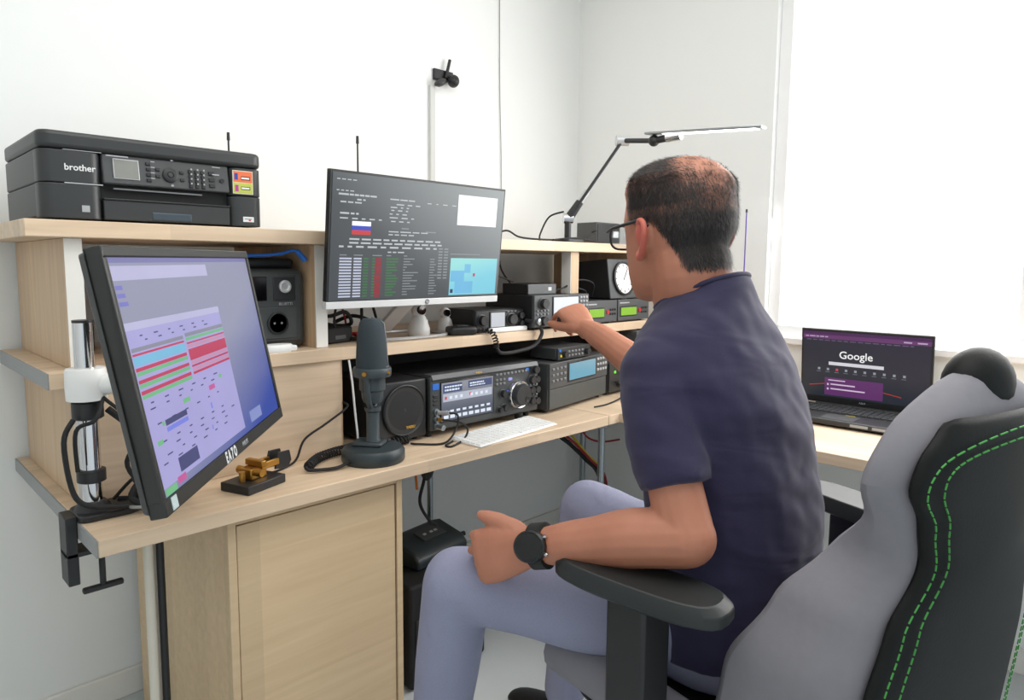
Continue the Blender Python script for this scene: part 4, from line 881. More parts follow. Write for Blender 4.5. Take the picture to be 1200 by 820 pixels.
lid = MB().b2(-0.204, 0.204, 0.0, 0.007, 0.0, 0.262).build('lid', BLACK, LT, bev=0.003, loc=(0, 0.002, 0.026), rot=(R(5), 0, 0))
MB().cyl((-0.15, 0.003, 0.022), (0.15, 0.003, 0.022), 0.007, n=14).build('hinge', BLACK, LT)
TW, TH = 0.394, 0.230
lt = MB().b2(-TW/2, TW/2, -0.0012, 0.001, 0.024, 0.024+TH).build('screen', glow('browser_screen', (34, 42, 50), 0.9, 0.3, ((50, 44, 60), (0.2, 0.6, 0.0))), lid)
tq = lambda n_, r_, mt, k=0: quads(n_, r_, TW, TH, -0.0015-0.0002*k, mt, lt, 0, 0.024+TH/2)
tq('tab_bar', [(0, 0, 1, 0.05)], glow('browser_tabs', (74, 40, 84), 0.9, 0.3))
tq('address_bar', [(0, 0.05, 1, 0.11), ], glow('browser_bar', (104, 58, 108), 0.9, 0.3))
tq('bookmarks', words(0.03, 0.125, 16, 0.012, 0.02, 0.05, 0.015, 0.97), glow('browser_marks', (110, 90, 130), 0.9, 0.3))
tq('bar_text', words(0.02, 0.07, 5, 0.016, 0.02, 0.08)+[(0.8, 0.07, 0.86, 0.09), (0.9, 0.07, 0.97, 0.09)], glow('browser_text', (190, 170, 200), 0.9, 0.3), 1)
tq('search_field', [(0.22, 0.455, 0.66, 0.505)], glow('browser_field', (214, 214, 220), 0.95, 0.3))
text('search_logo', 'Google', 0.036, (-0.024, -0.002, 0.024+TH*(1-0.345)), FRONT, glow('logo_white', (240, 240, 240), 1.0, 0.3), lt, extrude=0, bold=0.0004)
tq('shortcut_icons', [(0.13+0.075*i, 0.555, 0.15+0.075*i, 0.59) for i in range(10)], glow('icon_grey', (150, 156, 166), 0.9, 0.3))
tq('shortcut_icons', [(0.28, 0.555, 0.30, 0.59)], glow('icon_red', (200, 70, 80), 0.9, 0.3), 1)
tq('shortcut_names', [(0.12+0.075*i, 0.61, 0.155+0.075*i, 0.62) for i in range(10)], glow('icon_dim', (110, 114, 124), 0.9, 0.3))
tq('news_card', [(0.19, 0.70, 0.66, 0.97)], glow('card_purple', (96, 48, 104), 0.9, 0.3))
tq('card_text', [(0.22, 0.73, 0.36, 0.745), (0.24, 0.79, 0.44, 0.81), (0.24, 0.86, 0.52, 0.88), (0.21, 0.79, 0.225, 0.82), (0.21, 0.86, 0.225, 0.89)], glow('card_white', (214, 196, 220), 0.9, 0.3), 1)
mb = MB()
for (u0, v0, u1, v1) in ((0.06, 0.84, 0.19, 0.80), (0.66, 0.84, 0.80, 0.88)):
    a = [(-TW/2+u*TW, -0.0016, 0.024+TH-v*TH) for (u, v) in ((u0, v0-0.006), (u1, v1-0.006), (u1, v1+0.008), (u0, v0+0.008))]
    mb.add(a, [(0, 1, 2, 3)])
mb.build('red_streak', glow('streak_red', (170, 54, 50), 0.9, 0.3), lt, smooth=False)
text('maker_lettering', 'ASUS', 0.009, (0, -0.0004, 0.014), FRONT, GREYP, lid)
for (x, y) in ((-0.17, -0.24), (0.17, -0.24), (-0.17, -0.02), (0.17, -0.02)): MB().cyl((x, y, 0), (x, y, 0.007), 0.008, n=12).build('foot', RUBBER, LT)

# ================================================================== UNDER THE DESK
t = thing('steel_post', 'thin steel post with a dark clamp under the desk', 'post', (-1.088, -0.235, 0))
MB().cyl((0, 0, 0), (0, 0, 0.716), 0.0105, n=16).build('tube', STEEL, t); MB().b2(-0.02, 0.02, -0.02, 0.02, 0.60, 0.70).build('clamp', mat('navy_plastic', (24, 34, 56), 0.5), t, bev=0.004)
MB().lathe([(0.03, 0.0), (0.03, 0.01), (0.012, 0.014)]).build('foot_plate', STEEL, t)
t = thing('hanging_adapter', 'black adapter with cord hanging under the desk beside the cabinet', 'adapter', (-1.36, -0.46, 0.52))
MB().b2(-0.05, 0.05, -0.03, 0.03, 0.10, 0.196).build('body', mat('dark_blue_plastic', (26, 34, 46), 0.5), t, bev=0.008)
MB().tube([(0.03, -0.035, 0.19), (0.035, -0.045, 0.10), (0.02, -0.04, 0.02), (0.05, -0.04, -0.04), (0.09, -0.03, -0.075)], 0.005).build('lead', RUBBER, t)
MB().tube([(-0.005, -0.035, 0.19), (0.0, -0.045, 0.12), (0.01, -0.04, 0.06)], 0.004).build('orange_lead', ORANGE, t)
MB().ball((0.045, -0.045, 0.13), (0.025, 0.02, 0.05)).build('plug_head', BLACK, t)
FB = thing('floor_case', 'large black case standing on the floor right of the cabinet', 'case', (-1.27, -0.42, 0))
MB().b2(-0.17, 0.13, -0.16, 0.16, 0.012, 0.325).build('body', MATTE, FB, bev=0.01)
MB().b2(-0.15, 0.11, -0.165, -0.158, 0.05, 0.22).build('front_grille', BLACK, FB, bev=0.004)
for (x, y) in ((-0.14, -0.13), (0.10, -0.13), (-0.14, 0.13), (0.10, 0.13)): MB().cyl((x, y, 0), (x, y, 0.013), 0.015, n=14).build('foot', RUBBER, FB)
CG = thing('battery_charger', 'dark charger with sloping front on top of the black case', 'charger', (-1.255, -0.42, 0.3255), (0, 0, R(8)))
MB().prism([(-0.08, 0.0), (0.08, 0.0), (0.08, 0.06), (0.04, 0.075), (-0.06, 0.05), (-0.08, 0.03)], -0.115, 0.115, 'X').build('body', mat('charger_teal', (38, 46, 50), 0.45), CG, bev=0.008, seg=3)
MB().box((0.015, -0.005, 0.0665), (0.10, 0.05, 0.003), (R(14), 0, 0)).build('status_panel', CHARC, CG)
for x in (-0.01, 0.02, 0.04): MB().box((x, -0.005, 0.069), (0.012, 0.008, 0.002), (R(14), 0, 0)).build('status_mark', GREYP, CG)
MB().cyl((0.112, -0.03, 0.03), (0.15, -0.035, 0.03), 0.008, n=12).build('cable_stub', RUBBER, CG)
for i, (mt, lb) in enumerate(((RED, 'red'), (YEL, 'yellow'), (RUBBER, 'black'))):
    tag(MB().tube([(-1.31+0.03*i, -0.60, 0.02), (-1.32+0.03*i, -0.61, 0.16), (-1.34+0.03*i, -0.612, 0.25), (-1.30+0.035*i, -0.605, 0.28), (-1.28+0.03*i, -0.602, 0.20)], 0.006).build('battery_lead', mt), lb+' battery lead looped in front of the black floor case', 'cable')
for i, (mt, r_, lb) in enumerate(((RUBBER, 0.009, 'thickest black cable in the bundle sagging under the desk corner'), (REDC, 0.0055, 'dark red cable in the bundle sagging under the desk corner'), (RUBBER, 0.005, 'thinner black cable in the bundle sagging under the desk corner'), (YEL, 0.005, 'yellow cable in the bundle sagging under the desk corner'))):
    dy = (0.0, -0.018, 0.02, -0.004)[i]; dz = (0.0, 0.006, 0.004, 0.022)[i]
    pts = [(-0.665+0.022*i, -0.42+dy, 0.716), (-0.62+0.012*i, -0.42+dy, 0.62+dz), (-0.52+0.006*i, -0.41+dy, 0.55+dz), (-0.40, -0.40+dy, 0.46+dz), (-0.28, -0.38+dy, 0.37+dz), (-0.22, -0.36+dy, 0.25)]
    tag(MB().tube(pts, r_).build('bundled_cable', mt), lb, 'cable', 'cable bundle under the desk corner')
tag(MB().tube([(-0.55, -0.45, 0.716), (-0.50, -0.46, 0.60), (-0.40, -0.46, 0.55), (-0.25, -0.45, 0.53)], 0.004).build('sagging_wire', REDC), 'single dark red wire sagging above the cable bundle', 'cable')

# ================================================================== GAMING CHAIR
CH = thing('gaming_chair', 'black and grey gaming chair with green stitching that the man sits on', 'chair', (-1.40, -1.56, 0), (0, 0, R(-10)))
LEA = mat('black_leatherette', (16, 18, 17), 0.6, var=0.12, scale=220, bump=0.12, spec=0.25)
GFAB = mat('grey_chair_fabric', (128, 126, 132), 0.8, var=0.06, scale=60, bump=0.1)
GST = mat('green_stitching', (60, 150, 60), 0.6)
def interp(tab, z):
    if z <= tab[0][0]: return tab[0][1]
    for (a, va), (b, vb) in zip(tab, tab[1:]):
        if z <= b:
            t = (z-a)/(b-a); t = t*t*(3-2*t); return va+(vb-va)*t
    return tab[-1][1]
WBK = [(0.52, 0.235), (0.70, 0.242), (0.80, 0.215), (0.875, 0.158), (0.93, 0.180), (0.985, 0.224), (1.02, 0.215), (1.06, 0.175), (1.09, 0.11), (1.105, 0.05)]
def yback(z): return -0.275-(z-0.55)*0.10
# grey padded shell with forward wings
rings = []
for k in range(25):
    z = 0.50+0.615*k/24
    hwz = interp(WBK, z)+0.016 if z < 1.08 else interp(WBK, z)+0.016*(1.115-z)/0.035+0.004
    fw = interp([(0.5, 0.18), (0.66, 0.165), (0.79, 0.115), (0.86, 0.075), (0.94, 0.02), (1.05, 0.012), (1.115, 0.008)], z)
    y0 = yback(z); th = 0.055 if z < 1.05 else 0.055-(z-1.05)*0.5
    ring = []
    prof = [(-1.0, 0.45*fw), (-1.02, 0.2*fw), (-0.98, -0.2*th), (-0.85, -0.75*th), (-0.5, -1.0*th), (0, -1.05*th), (0.5, -1.0*th), (0.85, -0.75*th), (0.98, -0.2*th), (1.02, 0.2*fw), (1.0, 0.45*fw), (0.97, fw), (0.88, fw*1.02), (0.78, 0.55*fw), (0.62, 0.3*th), (0.3, 0.15*th), (0, 0.12*th), (-0.3, 0.15*th), (-0.62, 0.3*th), (-0.78, 0.55*fw), (-0.88, fw*1.02), (-0.97, fw)]
    for (u, y) in prof: ring.append((u*hwz, y0+y, z))
    rings.append(ring)
MB().loft(rings).build('backrest', GFAB, CH, sub=1)
# black rear panel, domed, with stitched seams
def rear(u, z, off=0.0):
    y0 = yback(z); th = 0.055
    return Vector((u*interp(WBK, z), y0-th*(0.80+0.45*(1-u*u))-0.008-off, z))
pv = []; pf = []; NZ, NU = 30, 13
for k in range(NZ):
    z = 0.53+(1.068-0.53)*k/(NZ-1)
    for i in range(NU):
        u = -0.97+1.94*i/(NU-1); q = rear(u, z)
        if i in (0, NU-1) or k in (0, NZ-1): q.y += 0.014
        pv.append(q)
for k in range(NZ-1):
    for i in range(NU-1): pf.append((k*NU+i, k*NU+i+1, (k+1)*NU+i+1, (k+1)*NU+i))
pan = MB().add(pv, pf).build('rear_panel', LEA, CH, sub=1)
m_ = pan.modifiers.new('thick', 'SOLIDIFY'); m_.thickness = 0.006; m_.offset = -1
for uu in (0.95, 0.82):
    pts = [rear(-uu, 0.54+0.46*k/40, 0.002) for k in range(41)]
    zt_ = 1.052 if uu > 0.9 else 1.036
    top = [rear(-uu*math.cos(math.pi*k/24), 1.0+(zt_-1.0)*math.sin(math.pi*k/24)**0.8, 0.003) for k in range(1, 24)]
    pts2 = [rear(uu, 1.0-0.46*k/40, 0.002) for k in range(41)]
    al = pts+top+pts2; dash = MB(); acc = 0
    for a, b in zip(al, al[1:]): dash.tube([a, a+(b-a)*0.72], 0.0011, 4, smooth=False)
    dash.build('stitching', GST, CH)['kind'] = 'stuff'
MB().ball((0.01, yback(1.09)-0.005, 1.092), (0.065, 0.04, 0.05)).build('head_pillow', LEA, CH)
# seat
st_ = MB(); pr = []
rbx = []
for (zz, g) in ((0.43, 0.94), (0.445, 1.0), (0.50, 1.0), (0.525, 0.95)):
    ring = []
    for k in range(32):
        a = 2*math.pi*k/32
        ring.append((0.255*g*math.copysign(abs(math.cos(a))**0.45, math.cos(a)), 0.01+0.26*g*math.copysign(abs(math.sin(a))**0.45, math.sin(a)), zz))
    rbx.append(ring)
st_.loft(rbx).build('seat', LEA, CH, bev=0.004)
for s in (-1, 1):
    MB().tube([(s*0.245, -0.22, 0.51), (s*0.25, 0.0, 0.52), (s*0.245, 0.24, 0.51)], 0.045, 14).build('seat_bolster', GFAB, CH)
    ar = bpy.data.objects.new('armrest', None); COL.objects.link(ar); ar.parent = CH
    ar.location = (s*0.315, -0.022, -0.008)
    ap = []
    for (zz, g) in ((0.752, 0.86), (0.758, 1.0), (0.775, 1.0), (0.787, 0.9)):
        ring = []
        for k in range(28):
            a = 2*math.pi*k/28
            ring.append((0.052*g*math.copysign(abs(math.cos(a))**0.6, math.cos(a)), 0.0+0.145*g*math.copysign(abs(math.sin(a))**0.6, math.sin(a)), zz))
        ap.append(ring)
    MB().loft(ap).build('arm_pad', mat('arm_pad_black', (34, 38, 38), 0.5, var=0.08), ar, rot=(0, 0, R(14) if s < 0 else R(-10)), bev=0.002)
    po = MB(); po.b2(-0.03, 0.03, -0.04, 0.04, 0.56, 0.752); po.b2(-0.022, 0.022, -0.032, 0.032, 0.42, 0.57); po.b2(min(0, -s*0.17), max(0, -s*0.17), -0.03, 0.03, 0.408, 0.432)
    po.build('arm_post', BLACK, ar, bev=0.006)
MB().cyl((0, 0, 0.10), (0, 0, 0.40), 0.028, n=20).build('gas_lift', BLACK, CH); MB().b2(-0.12, 0.12, -0.12, 0.12, 0.395, 0.428).build('tilt_plate', BLACK, CH, bev=0.01)
bs = MB().cyl((0, 0, 0.075), (0, 0, 0.13), 0.05, n=24)
for k in range(5):
    a = R(72*k+20); bs.tube([(0, 0, 0.11), (0.16*math.cos(a), 0.16*math.sin(a), 0.10), (0.30*math.cos(a), 0.30*math.sin(a), 0.072)], lambda t: 0.026-0.008*t, 10)
bs.build('star_base', BLACK, CH)
for k in range(5):
    a = R(72*k+20); c_ = Vector((0.305*math.cos(a), 0.305*math.sin(a), 0.03)); sdv = Vector((-math.sin(a), math.cos(a), 0))
    MB().cyl(c_-sdv*0.022, c_+sdv*0.022, 0.03, n=20).cyl(c_+Vector((0, 0, 0.01)), c_+Vector((0, 0, 0.055)), 0.008, n=10).build('caster', RUBBER, CH, bev=0.003)

# ================================================================== PERSON
PO = Vector((-1.42, -1.53, 0.0))
PE = thing('person', 'seated man in navy t-shirt, grey trousers and glasses, reaching to tune a radio', 'person', PO)
def chain(mb, pts, rad, n=16, step=6, caps=True):
    """limb: radius follows the joints"""
    P = [Vector(p)-PO for p in pts]; K = len(P)-1
    def rr(t):
        s = t*K; k = min(int(s), K-1); f = s-k; f = f*f*(3-2*f); return rad[k]*(1-f)+rad[k+1]*f
    mb.tube(P, rr, n, True, step)
    if caps:
        mb.ball(P[0], rad[0]*0.98); mb.ball(P[-1], rad[-1]*0.98)
def ell_ring(c, a, b, n=28, e=2.3, tilt=0.0, yaw=0.0):
    out = []
    for k in range(n):
        t = 2*math.pi*k/n; x = a*math.copysign(abs(math.cos(t))**(2/e), math.cos(t)); y = b*math.copysign(abs(math.sin(t))**(2/e), math.sin(t))
        out.append((c[0]-PO.x+x*math.cos(yaw)-y*math.sin(yaw), c[1]-PO.y+x*math.sin(yaw)+y*math.cos(yaw), c[2]-PO.z-y*math.tan(tilt)))
    return out
def remesh(mb, name, voxel, smooth_it, material, parent, factor=0.5):
    me = mb.mesh(name+'_raw'); o = bpy.data.objects.new(name+'_raw', me); COL.objects.link(o)
    r_ = o.modifiers.new('r', 'REMESH'); r_.mode = 'VOXEL'; r_.voxel_size = voxel
    s_ = o.modifiers.new('s', 'SMOOTH'); s_.iterations = smooth_it; s_.factor = factor
    dg = bpy.context.evaluated_depsgraph_get()
    out = bpy.data.meshes.new_from_object(o.evaluated_get(dg)); out.name = name
    bpy.data.objects.remove(o); bpy.data.meshes.remove(me)
    out.polygons.foreach_set('use_smooth', [True]*len(out.polygons))
    out.materials.clear(); out.materials.append(material)
    n = bpy.data.objects.new(name, out); COL.objects.link(n); n.parent = parent
    return n
def hand(mb, wrist, d, n, left, curls, hs=1.05, thumb=(0.75, 0.55, -0.25), spread=1.0, tl=1.0):
    d = Vector(d).normalized(); n = Vector(n); n = (n-d*n.dot(d)).normalized()
    l = d.cross(n) if left else n.cross(d)
    w_ = Vector(wrist)-PO
    rings = []
    for (t, a, b, off) in ((-0.02, 0.027, 0.021, 0), (0.0, 0.028, 0.020, 0), (0.025, 0.035, 0.019, 0.002), (0.06, 0.042, 0.017, 0.002), (0.088, 0.042, 0.0145, 0.0), (0.098, 0.036, 0.010, -0.002)):
        c = w_+d*t*hs+n*off; rg = []
        for k in range(20):
            th = 2*math.pi*k/20; rg.append(c+l*a*hs*math.copysign(abs(math.cos(th))**0.8, math.cos(th))+n*b*hs*math.copysign(abs(math.sin(th))**0.8, math.sin(th)))
        rings.append(rg)
    mb.loft(rings)
    offs = (0.031, 0.0105, -0.0105, -0.030); lens = ((0.046, 0.027, 0.021), (0.050, 0.031, 0.023), (0.046, 0.028, 0.022), (0.036, 0.022, 0.019))
    tips = []
    for f in range(4):
        p = w_+d*(0.088-abs(f-1)*0.004)*hs+l*offs[f]*hs; ang = 0; pts = [p-d*0.02*hs, p]
        base = (d+l*offs[f]*1.6*spread).normalized()
        for q in range(3):
            ang += curls[f][q]; v = base*math.cos(R(ang))-n*math.sin(R(ang))
            p = p+v*lens[f][q]*hs; pts.append(p)
        rad = [0.0100, 0.0102, 0.0095, 0.0085, 0.0068]; rad = [x*hs*(0.76 if f == 3 else 0.84) for x in rad]
        chain(mb, [x+PO for x in pts], rad, 12, 5); tips.append(p)
        mb.ball(pts[1]+n*0.003, 0.0100*hs)
    p = w_+d*0.022*hs+l*0.026*hs-n*0.004; tv = (d*thumb[0]+l*thumb[1]+n*thumb[2]).normalized(); pts = [w_+d*0.005+l*0.012, p]
    bend = (tv*0.86+d*0.5*0.5).normalized()
    p = p+tv*0.045*hs*tl; pts.append(p); p = p+(tv*0.8+d*0.25).normalized()*0.034*hs*tl; pts.append(p); p = p+(tv*0.75+d*0.3).normalized()*0.024*hs*tl; pts.append(p)
    chain(mb, [x+PO for x in pts], [x*hs for x in (0.014, 0.017, 0.0135, 0.0115, 0.008)], 12, 5)
    return tips, p

# --- skin material, hair tone carried by a point attribute
SK = bpy.data.materials.new('skin'); SK.use_nodes = True
nt = SK.node_tree; b = nt.nodes['Principled BSDF']
at_ = nt.nodes.new('ShaderNodeAttribute'); at_.attribute_name = 'hair_tone'
tc = nt.nodes.new('ShaderNodeTexCoord'); no = nt.nodes.new('ShaderNodeTexNoise'); no.inputs['Scale'].default_value = 28; no.inputs['Detail'].default_value = 6
nt.links.new(tc.outputs['Object'], no.inputs['Vector'])
m1 = nt.nodes.new('ShaderNodeMix'); m1.data_type = 'RGBA'; m1.inputs['A'].default_value = lin((172, 112, 86))+(1,); m1.inputs['B'].default_value = lin((190, 128, 102))+(1,)
nt.links.new(no.outputs['Fac'], m1.inputs['Factor'])
m0 = nt.nodes.new('ShaderNodeMix'); m0.data_type = 'RGBA'; m0.inputs['B'].default_value = lin((196, 92, 80))+(1,)
a2 = nt.nodes.new('ShaderNodeAttribute'); a2.attribute_name = 'flush'
nt.links.new(a2.outputs['Fac'], m0.inputs['Factor']); nt.links.new(m1.outputs['Result'], m0.inputs['A'])
m2 = nt.nodes.new('ShaderNodeMix'); m2.data_type = 'RGBA'; m2.inputs['B'].default_value = lin((46, 41, 40))+(1,)
nt.links.new(at_.outputs['Fac'], m2.inputs['Factor']); nt.links.new(m0.outputs['Result'], m2.inputs['A']); nt.links.new(m2.outputs['Result'], b.inputs['Base Color'])
b.inputs['Roughness'].default_value = 0.55; b.inputs['Subsurface Weight'].default_value = 0.12; b.inputs['Subsurface Radius'].default_value = (0.02, 0.008, 0.005); b.inputs['Subsurface Scale'].default_value = 0.3
bp = nt.nodes.new('ShaderNodeBump'); bp.inputs['Strength'].default_value = 0.06; nt.links.new(no.outputs['Fac'], bp.inputs['Height']); nt.links.new(bp.outputs['Normal'], b.inputs['Normal'])

# --- joints (world)
HS = 1.07
HC = Vector((-1.462, -1.415, 1.442))          # top of the head, above the ear line
HROT = Euler((R(-4), 0, R(-17))).to_matrix()
def HP_(x, y, z): return HC-PO+HROT @ (Vector((x, y, z))*HS)
Lsh, Lel, Lwr = (-1.605, -1.475, 1.075), (-1.660, -1.575, 0.836), (-1.738, -1.325, 0.768)
Rsh, Rel, Rwr = (-1.245, -1.395, 1.085), (-1.090, -1.115, 0.992), (-0.967, -0.826, 1.066)
body = MB()
# head slices
sl = [(0.0, 0.012, 0.010, -0.030), (-0.006, 0.034, 0.034, -0.056), (-0.018, 0.053, 0.058, -0.078), (-0.038, 0.067, 0.078, -0.094), (-0.068, 0.076, 0.092, -0.104), (-0.098, 0.079, 0.098, -0.105),
      (-0.122, 0.078, 0.093, -0.101), (-0.148, 0.074, 0.093, -0.084), (-0.172, 0.069, 0.092, -0.066), (-0.192, 0.064, 0.092, -0.056), (-0.212, 0.056, 0.090, -0.036), (-0.230, 0.042, 0.087, -0.005), (-0.238, 0.02, 0.072, 0.02)]
rg = []
for (z, a, yf, yb) in sl:
    r_ = []
    for k in range(36):
        t = 2*math.pi*k/36; e = 2.25
        x = a*math.copysign(abs(math.cos(t))**(2/e), math.cos(t)); sy = math.sin(t)
        y = (yf+yb)/2+(yf-yb)/2*math.copysign(abs(sy)**(2/e), sy)
        r_.append(HP_(x, y, z))
    rg.append(r_)
body.loft(rg)
body.ball(HP_(0, -0.005, -0.055), Vector((0.075, 0.098, 0.056))*HS)
# nose, brow, lips, ears
nz = []
for (z, w_, y) in ((-0.112, 0.008, 0.098), (-0.135, 0.010, 0.108), (-0.158, 0.016, 0.120), (-0.168, 0.017, 0.117), (-0.174, 0.012, 0.098)):
    nz.append([HP_(w_*math.cos(2*math.pi*k/12), 0.085+(y-0.085)*max(0, math.sin(2*math.pi*k/12)), z) for k in range(12)])
body.loft(nz)
body.ball(HP_(0, 0.088, -0.103), Vector((0.05, 0.014, 0.010))*HS); body.ball(HP_(0, 0.092, -0.190), Vector((0.026, 0.008, 0.005))*HS); body.ball(HP_(0, 0.090, -0.200), Vector((0.022, 0.008, 0.006))*HS)
for s in (-1, 1):
    er = [HP_(s*0.076, 0.008, -0.158), HP_(s*0.083, -0.004, -0.164), HP_(s*0.091, -0.020, -0.148), HP_(s*0.096, -0.030, -0.128), HP_(s*0.095, -0.026, -0.112), HP_(s*0.089, -0.010, -0.106), HP_(s*0.081, 0.004, -0.114), HP_(s*0.078, 0.006, -0.130)]
    body.tube(er, lambda t: 0.0062-0.002*abs(t-0.2), 10, True, 6)
    body.ball(HP_(s*0.081, -0.010, -0.134), Vector((0.0055, 0.016, 0.027))*HS, (0, R(s*14), 0)); body.ball(HP_(s*0.081, 0.0, -0.163), Vector((0.006, 0.009, 0.010))*HS)
# neck, trunk
chain(body, [tuple(HP_(0, -0.018, -0.13)+PO), tuple(HP_(0, -0.030, -0.19)+PO), (-1.450, -1.455, 1.195), (-1.448, -1.475, 1.13)], [0.066, 0.070, 0.075, 0.09], 20)
body.loft([ell_ring((-1.42, -1.53, 0.60), 0.15, 0.11), ell_ring((-1.425, -1.53, 0.80), 0.145, 0.105), ell_ring((-1.44, -1.505, 1.0), 0.165, 0.105), ell_ring((-1.445, -1.475, 1.11), 0.165, 0.08), ell_ring((-1.45, -1.468, 1.15), 0.10, 0.06)])
chain(body, [(-1.54, -1.475, 1.09), (-1.592, -1.478, 1.068), (-1.635, -1.522, 0.96), Lel], [0.045, 0.044, 0.042, 0.044], 16)
chain(body, [Lel, (-1.690, -1.50, 0.822), (-1.712, -1.42, 0.796), Lwr], [0.046, 0.047, 0.040, 0.0275], 16)
chain(body, [(-1.33, -1.44, 1.10), Rsh, (-1.16, -1.255, 1.03), Rel], [0.048, 0.050, 0.044, 0.043], 16)
chain(body, [Rel, (-1.05, -1.05, 1.0), (-1.000, -0.915, 1.044), Rwr], [0.044, 0.045, 0.037, 0.0275], 16)
camv = Vector((-0.845, -0.785, 0.485)).normalized()
ld = (Vector(Lwr)-Vector((-1.712, -1.42, 0.796))).normalized()
hand(body, Lwr, ld+Vector((-0.12, 0, -0.10)), camv+Vector((0, 0, -0.05)), True, ((50, 92, 55), (46, 90, 55), (48, 90, 55), (54, 90, 55)), 1.16, (0.78, 0.66, 0.10), spread=1.4, tl=0.6)
hand(body, Rwr, (0.22, 0.80, 0.50), (-0.42, -0.35, 0.80), False, ((48, 40, 20), (72, 70, 45), (82, 85, 55), (85, 90, 55)), 1.10, (0.85, 0.30, -0.50))
for (hip, knee, ank) in (((-1.50, -1.50, 0.61), (-1.742, -1.135, 0.64), (-1.725, -1.03, 0.10)), ((-1.34, -1.48, 0.61), (-1.262, -1.075, 0.655), (-1.235, -0.99, 0.10))):
    chain(body, [hip, tuple((Vector(hip)+Vector(knee))/2), knee], [0.075, 0.065, 0.050], 14)
    chain(body, [knee, tuple(Vector(knee)*0.6+Vector(ank)*0.4), ank], [0.048, 0.050, 0.035], 14)
BO = remesh(body, 'body', 0.003, 4, SK, PE)
me = BO.data
hinv = HROT.inverted(); hcl = HC-PO
def hair_density(p):
    q = hinv @ (p-hcl); q /= HS                   # head space: x right, y forward, z down from the top
    x, y, z = q
    if z < -0.235 or abs(x) > 0.105 or abs(y) > 0.13: return 0.0
    # lower limit of the hair: temple, round the ear, nape
    if y > -0.03: low = -0.118+max(0, y)*0.35
    else: low = -0.118-min(1, (-0.03-y)/0.045)*0.078
    if abs(x) > 0.0815 and z < -0.100: return 0.0
    dlow = (z-low)/0.016
    front = (0.072-0.25*abs(x)-y)/0.018 + (0.0 if z > -0.05 else -abs(z+0.05)*6)
    dens = max(0, min(1, dlow))*max(0, min(1, front))
    # thin crown
    cr = ((x+0.004)/0.050)**2+((y+0.062)/0.046)**2
    crown = max(0, min(1, (cr-0.35)/1.1)) if z > -0.085 else max(0, min(1, (-0.085-z)/0.02))*0.5+0.5
    topthin = 0.80 if z > -0.035 else (0.80+0.20*min(1, (-0.035-z)/0.03))
    dens *= (0.10+0.90*crown)*topthin
    nzv = noise.noise(p*55)*0.22+noise.noise(p*140)*0.12
    return max(0.0, min(1.0, dens+nzv*(1 if 0.04 < dens < 0.97 else 0)))
ha = me.attributes.new('hair_tone', 'FLOAT', 'POINT'); fl = me.attributes.new('flush', 'FLOAT', 'POINT')
hv = []; fv = []; pool = []
for v in me.vertices:
    p = v.co; dn = hair_density(p) if p.z > 1.15 else 0.0
    hv.append(dn*0.85)
    f_ = 0.0
    if p.z > 1.15:
        q = (hinv @ (p-hcl))/HS
        if abs(q.x) > 0.080 and -0.175 < q.z < -0.10: f_ = min(1, (abs(q.x)-0.080)/0.008)*0.75
    fv.append(f_)
    if dn > 0.03: pool.append((p.copy(), v.normal.copy(), dn))
ha.data.foreach_set('value', hv); fl.data.foreach_set('value', fv)
# short hair strands
hr = MB(); rnd = random.Random(3)
for (p, nrm, dn) in pool:
    for k in range(4):
        if rnd.random() > dn*0.9: continue
        q = (hinv @ (p-hcl))/HS
        flow = Vector((q.x*3, -0.35 if q.z < -0.03 else 0.5, -0.9 if q.z < -0.05 else -0.1))
        flow = (HROT @ flow); flow = (flow-nrm*flow.dot(nrm))
        if flow.length < 1e-4: continue
        flow.normalize()
        dr_ = (flow+nrm*rnd.uniform(0.12, 0.5)+Vector((rnd.uniform(-.35, .35), rnd.uniform(-.35, .35), rnd.uniform(-.3, .3)))).normalized()
        ln = rnd.uniform(0.007, 0.014)*(0.5+0.5*dn); a = p+Vector((rnd.uniform(-.002, .002), rnd.uniform(-.002, .002), rnd.uniform(-.002, .002)))
        sd_ = dr_.cross(nrm).normalized()*0.00045
        hr.v += [tuple(a-sd_), tuple(a+sd_), tuple(a+dr_*ln)]; i0 = len(hr.v)-3; hr.f.append((i0, i0+1, i0+2))
hm_ = bpy.data.meshes.new('hair'); hm_.from_pydata(hr.v, [], hr.f); hm_.materials.append(mat('dark_brown_hair', (40, 36, 35), 0.6, var=0.35, scale=160))
ho = bpy.data.objects.new('hair', hm_); COL.objects.link(ho); ho.parent = PE; ho['kind'] = 'stuff'; ho['label'] = 'short dark hair thinning at the crown'
for s in (-1, 1): MB().ball(HP_(s*0.033, 0.083, -0.122), 0.0125*HS).build('eye', WHITE, PE)

# --- clothing
NAVY = bpy.data.materials.new('navy_cotton'); NAVY.use_nodes = True
nt = NAVY.node_tree; b = nt.nodes['Principled BSDF']; tc = nt.nodes.new('ShaderNodeTexCoord')
n1 = nt.nodes.new('ShaderNodeTexNoise'); n1.inputs['Scale'].default_value = 420
mp = nt.nodes.new('ShaderNodeMapping'); mp.inputs['Rotation'].default_value = (0.3, 0.5, 0.4); mp.inputs['Scale'].default_value = (5, 5, 13)
n2 = nt.nodes.new('ShaderNodeTexNoise'); n2.inputs['Scale'].default_value = 1.0; n2.inputs['Detail'].default_value = 1.5; n2.inputs['Distortion'].default_value = 1.2
nt.links.new(tc.outputs['Object'], n1.inputs['Vector']); nt.links.new(tc.outputs['Object'], mp.inputs['Vector']); nt.links.new(mp.outputs['Vector'], n2.inputs['Vector'])
mx = nt.nodes.new('ShaderNodeMix'); mx.data_type = 'RGBA'; mx.inputs['A'].default_value = lin((33, 29, 58))+(1,); mx.inputs['B'].default_value = lin((43, 39, 72))+(1,)
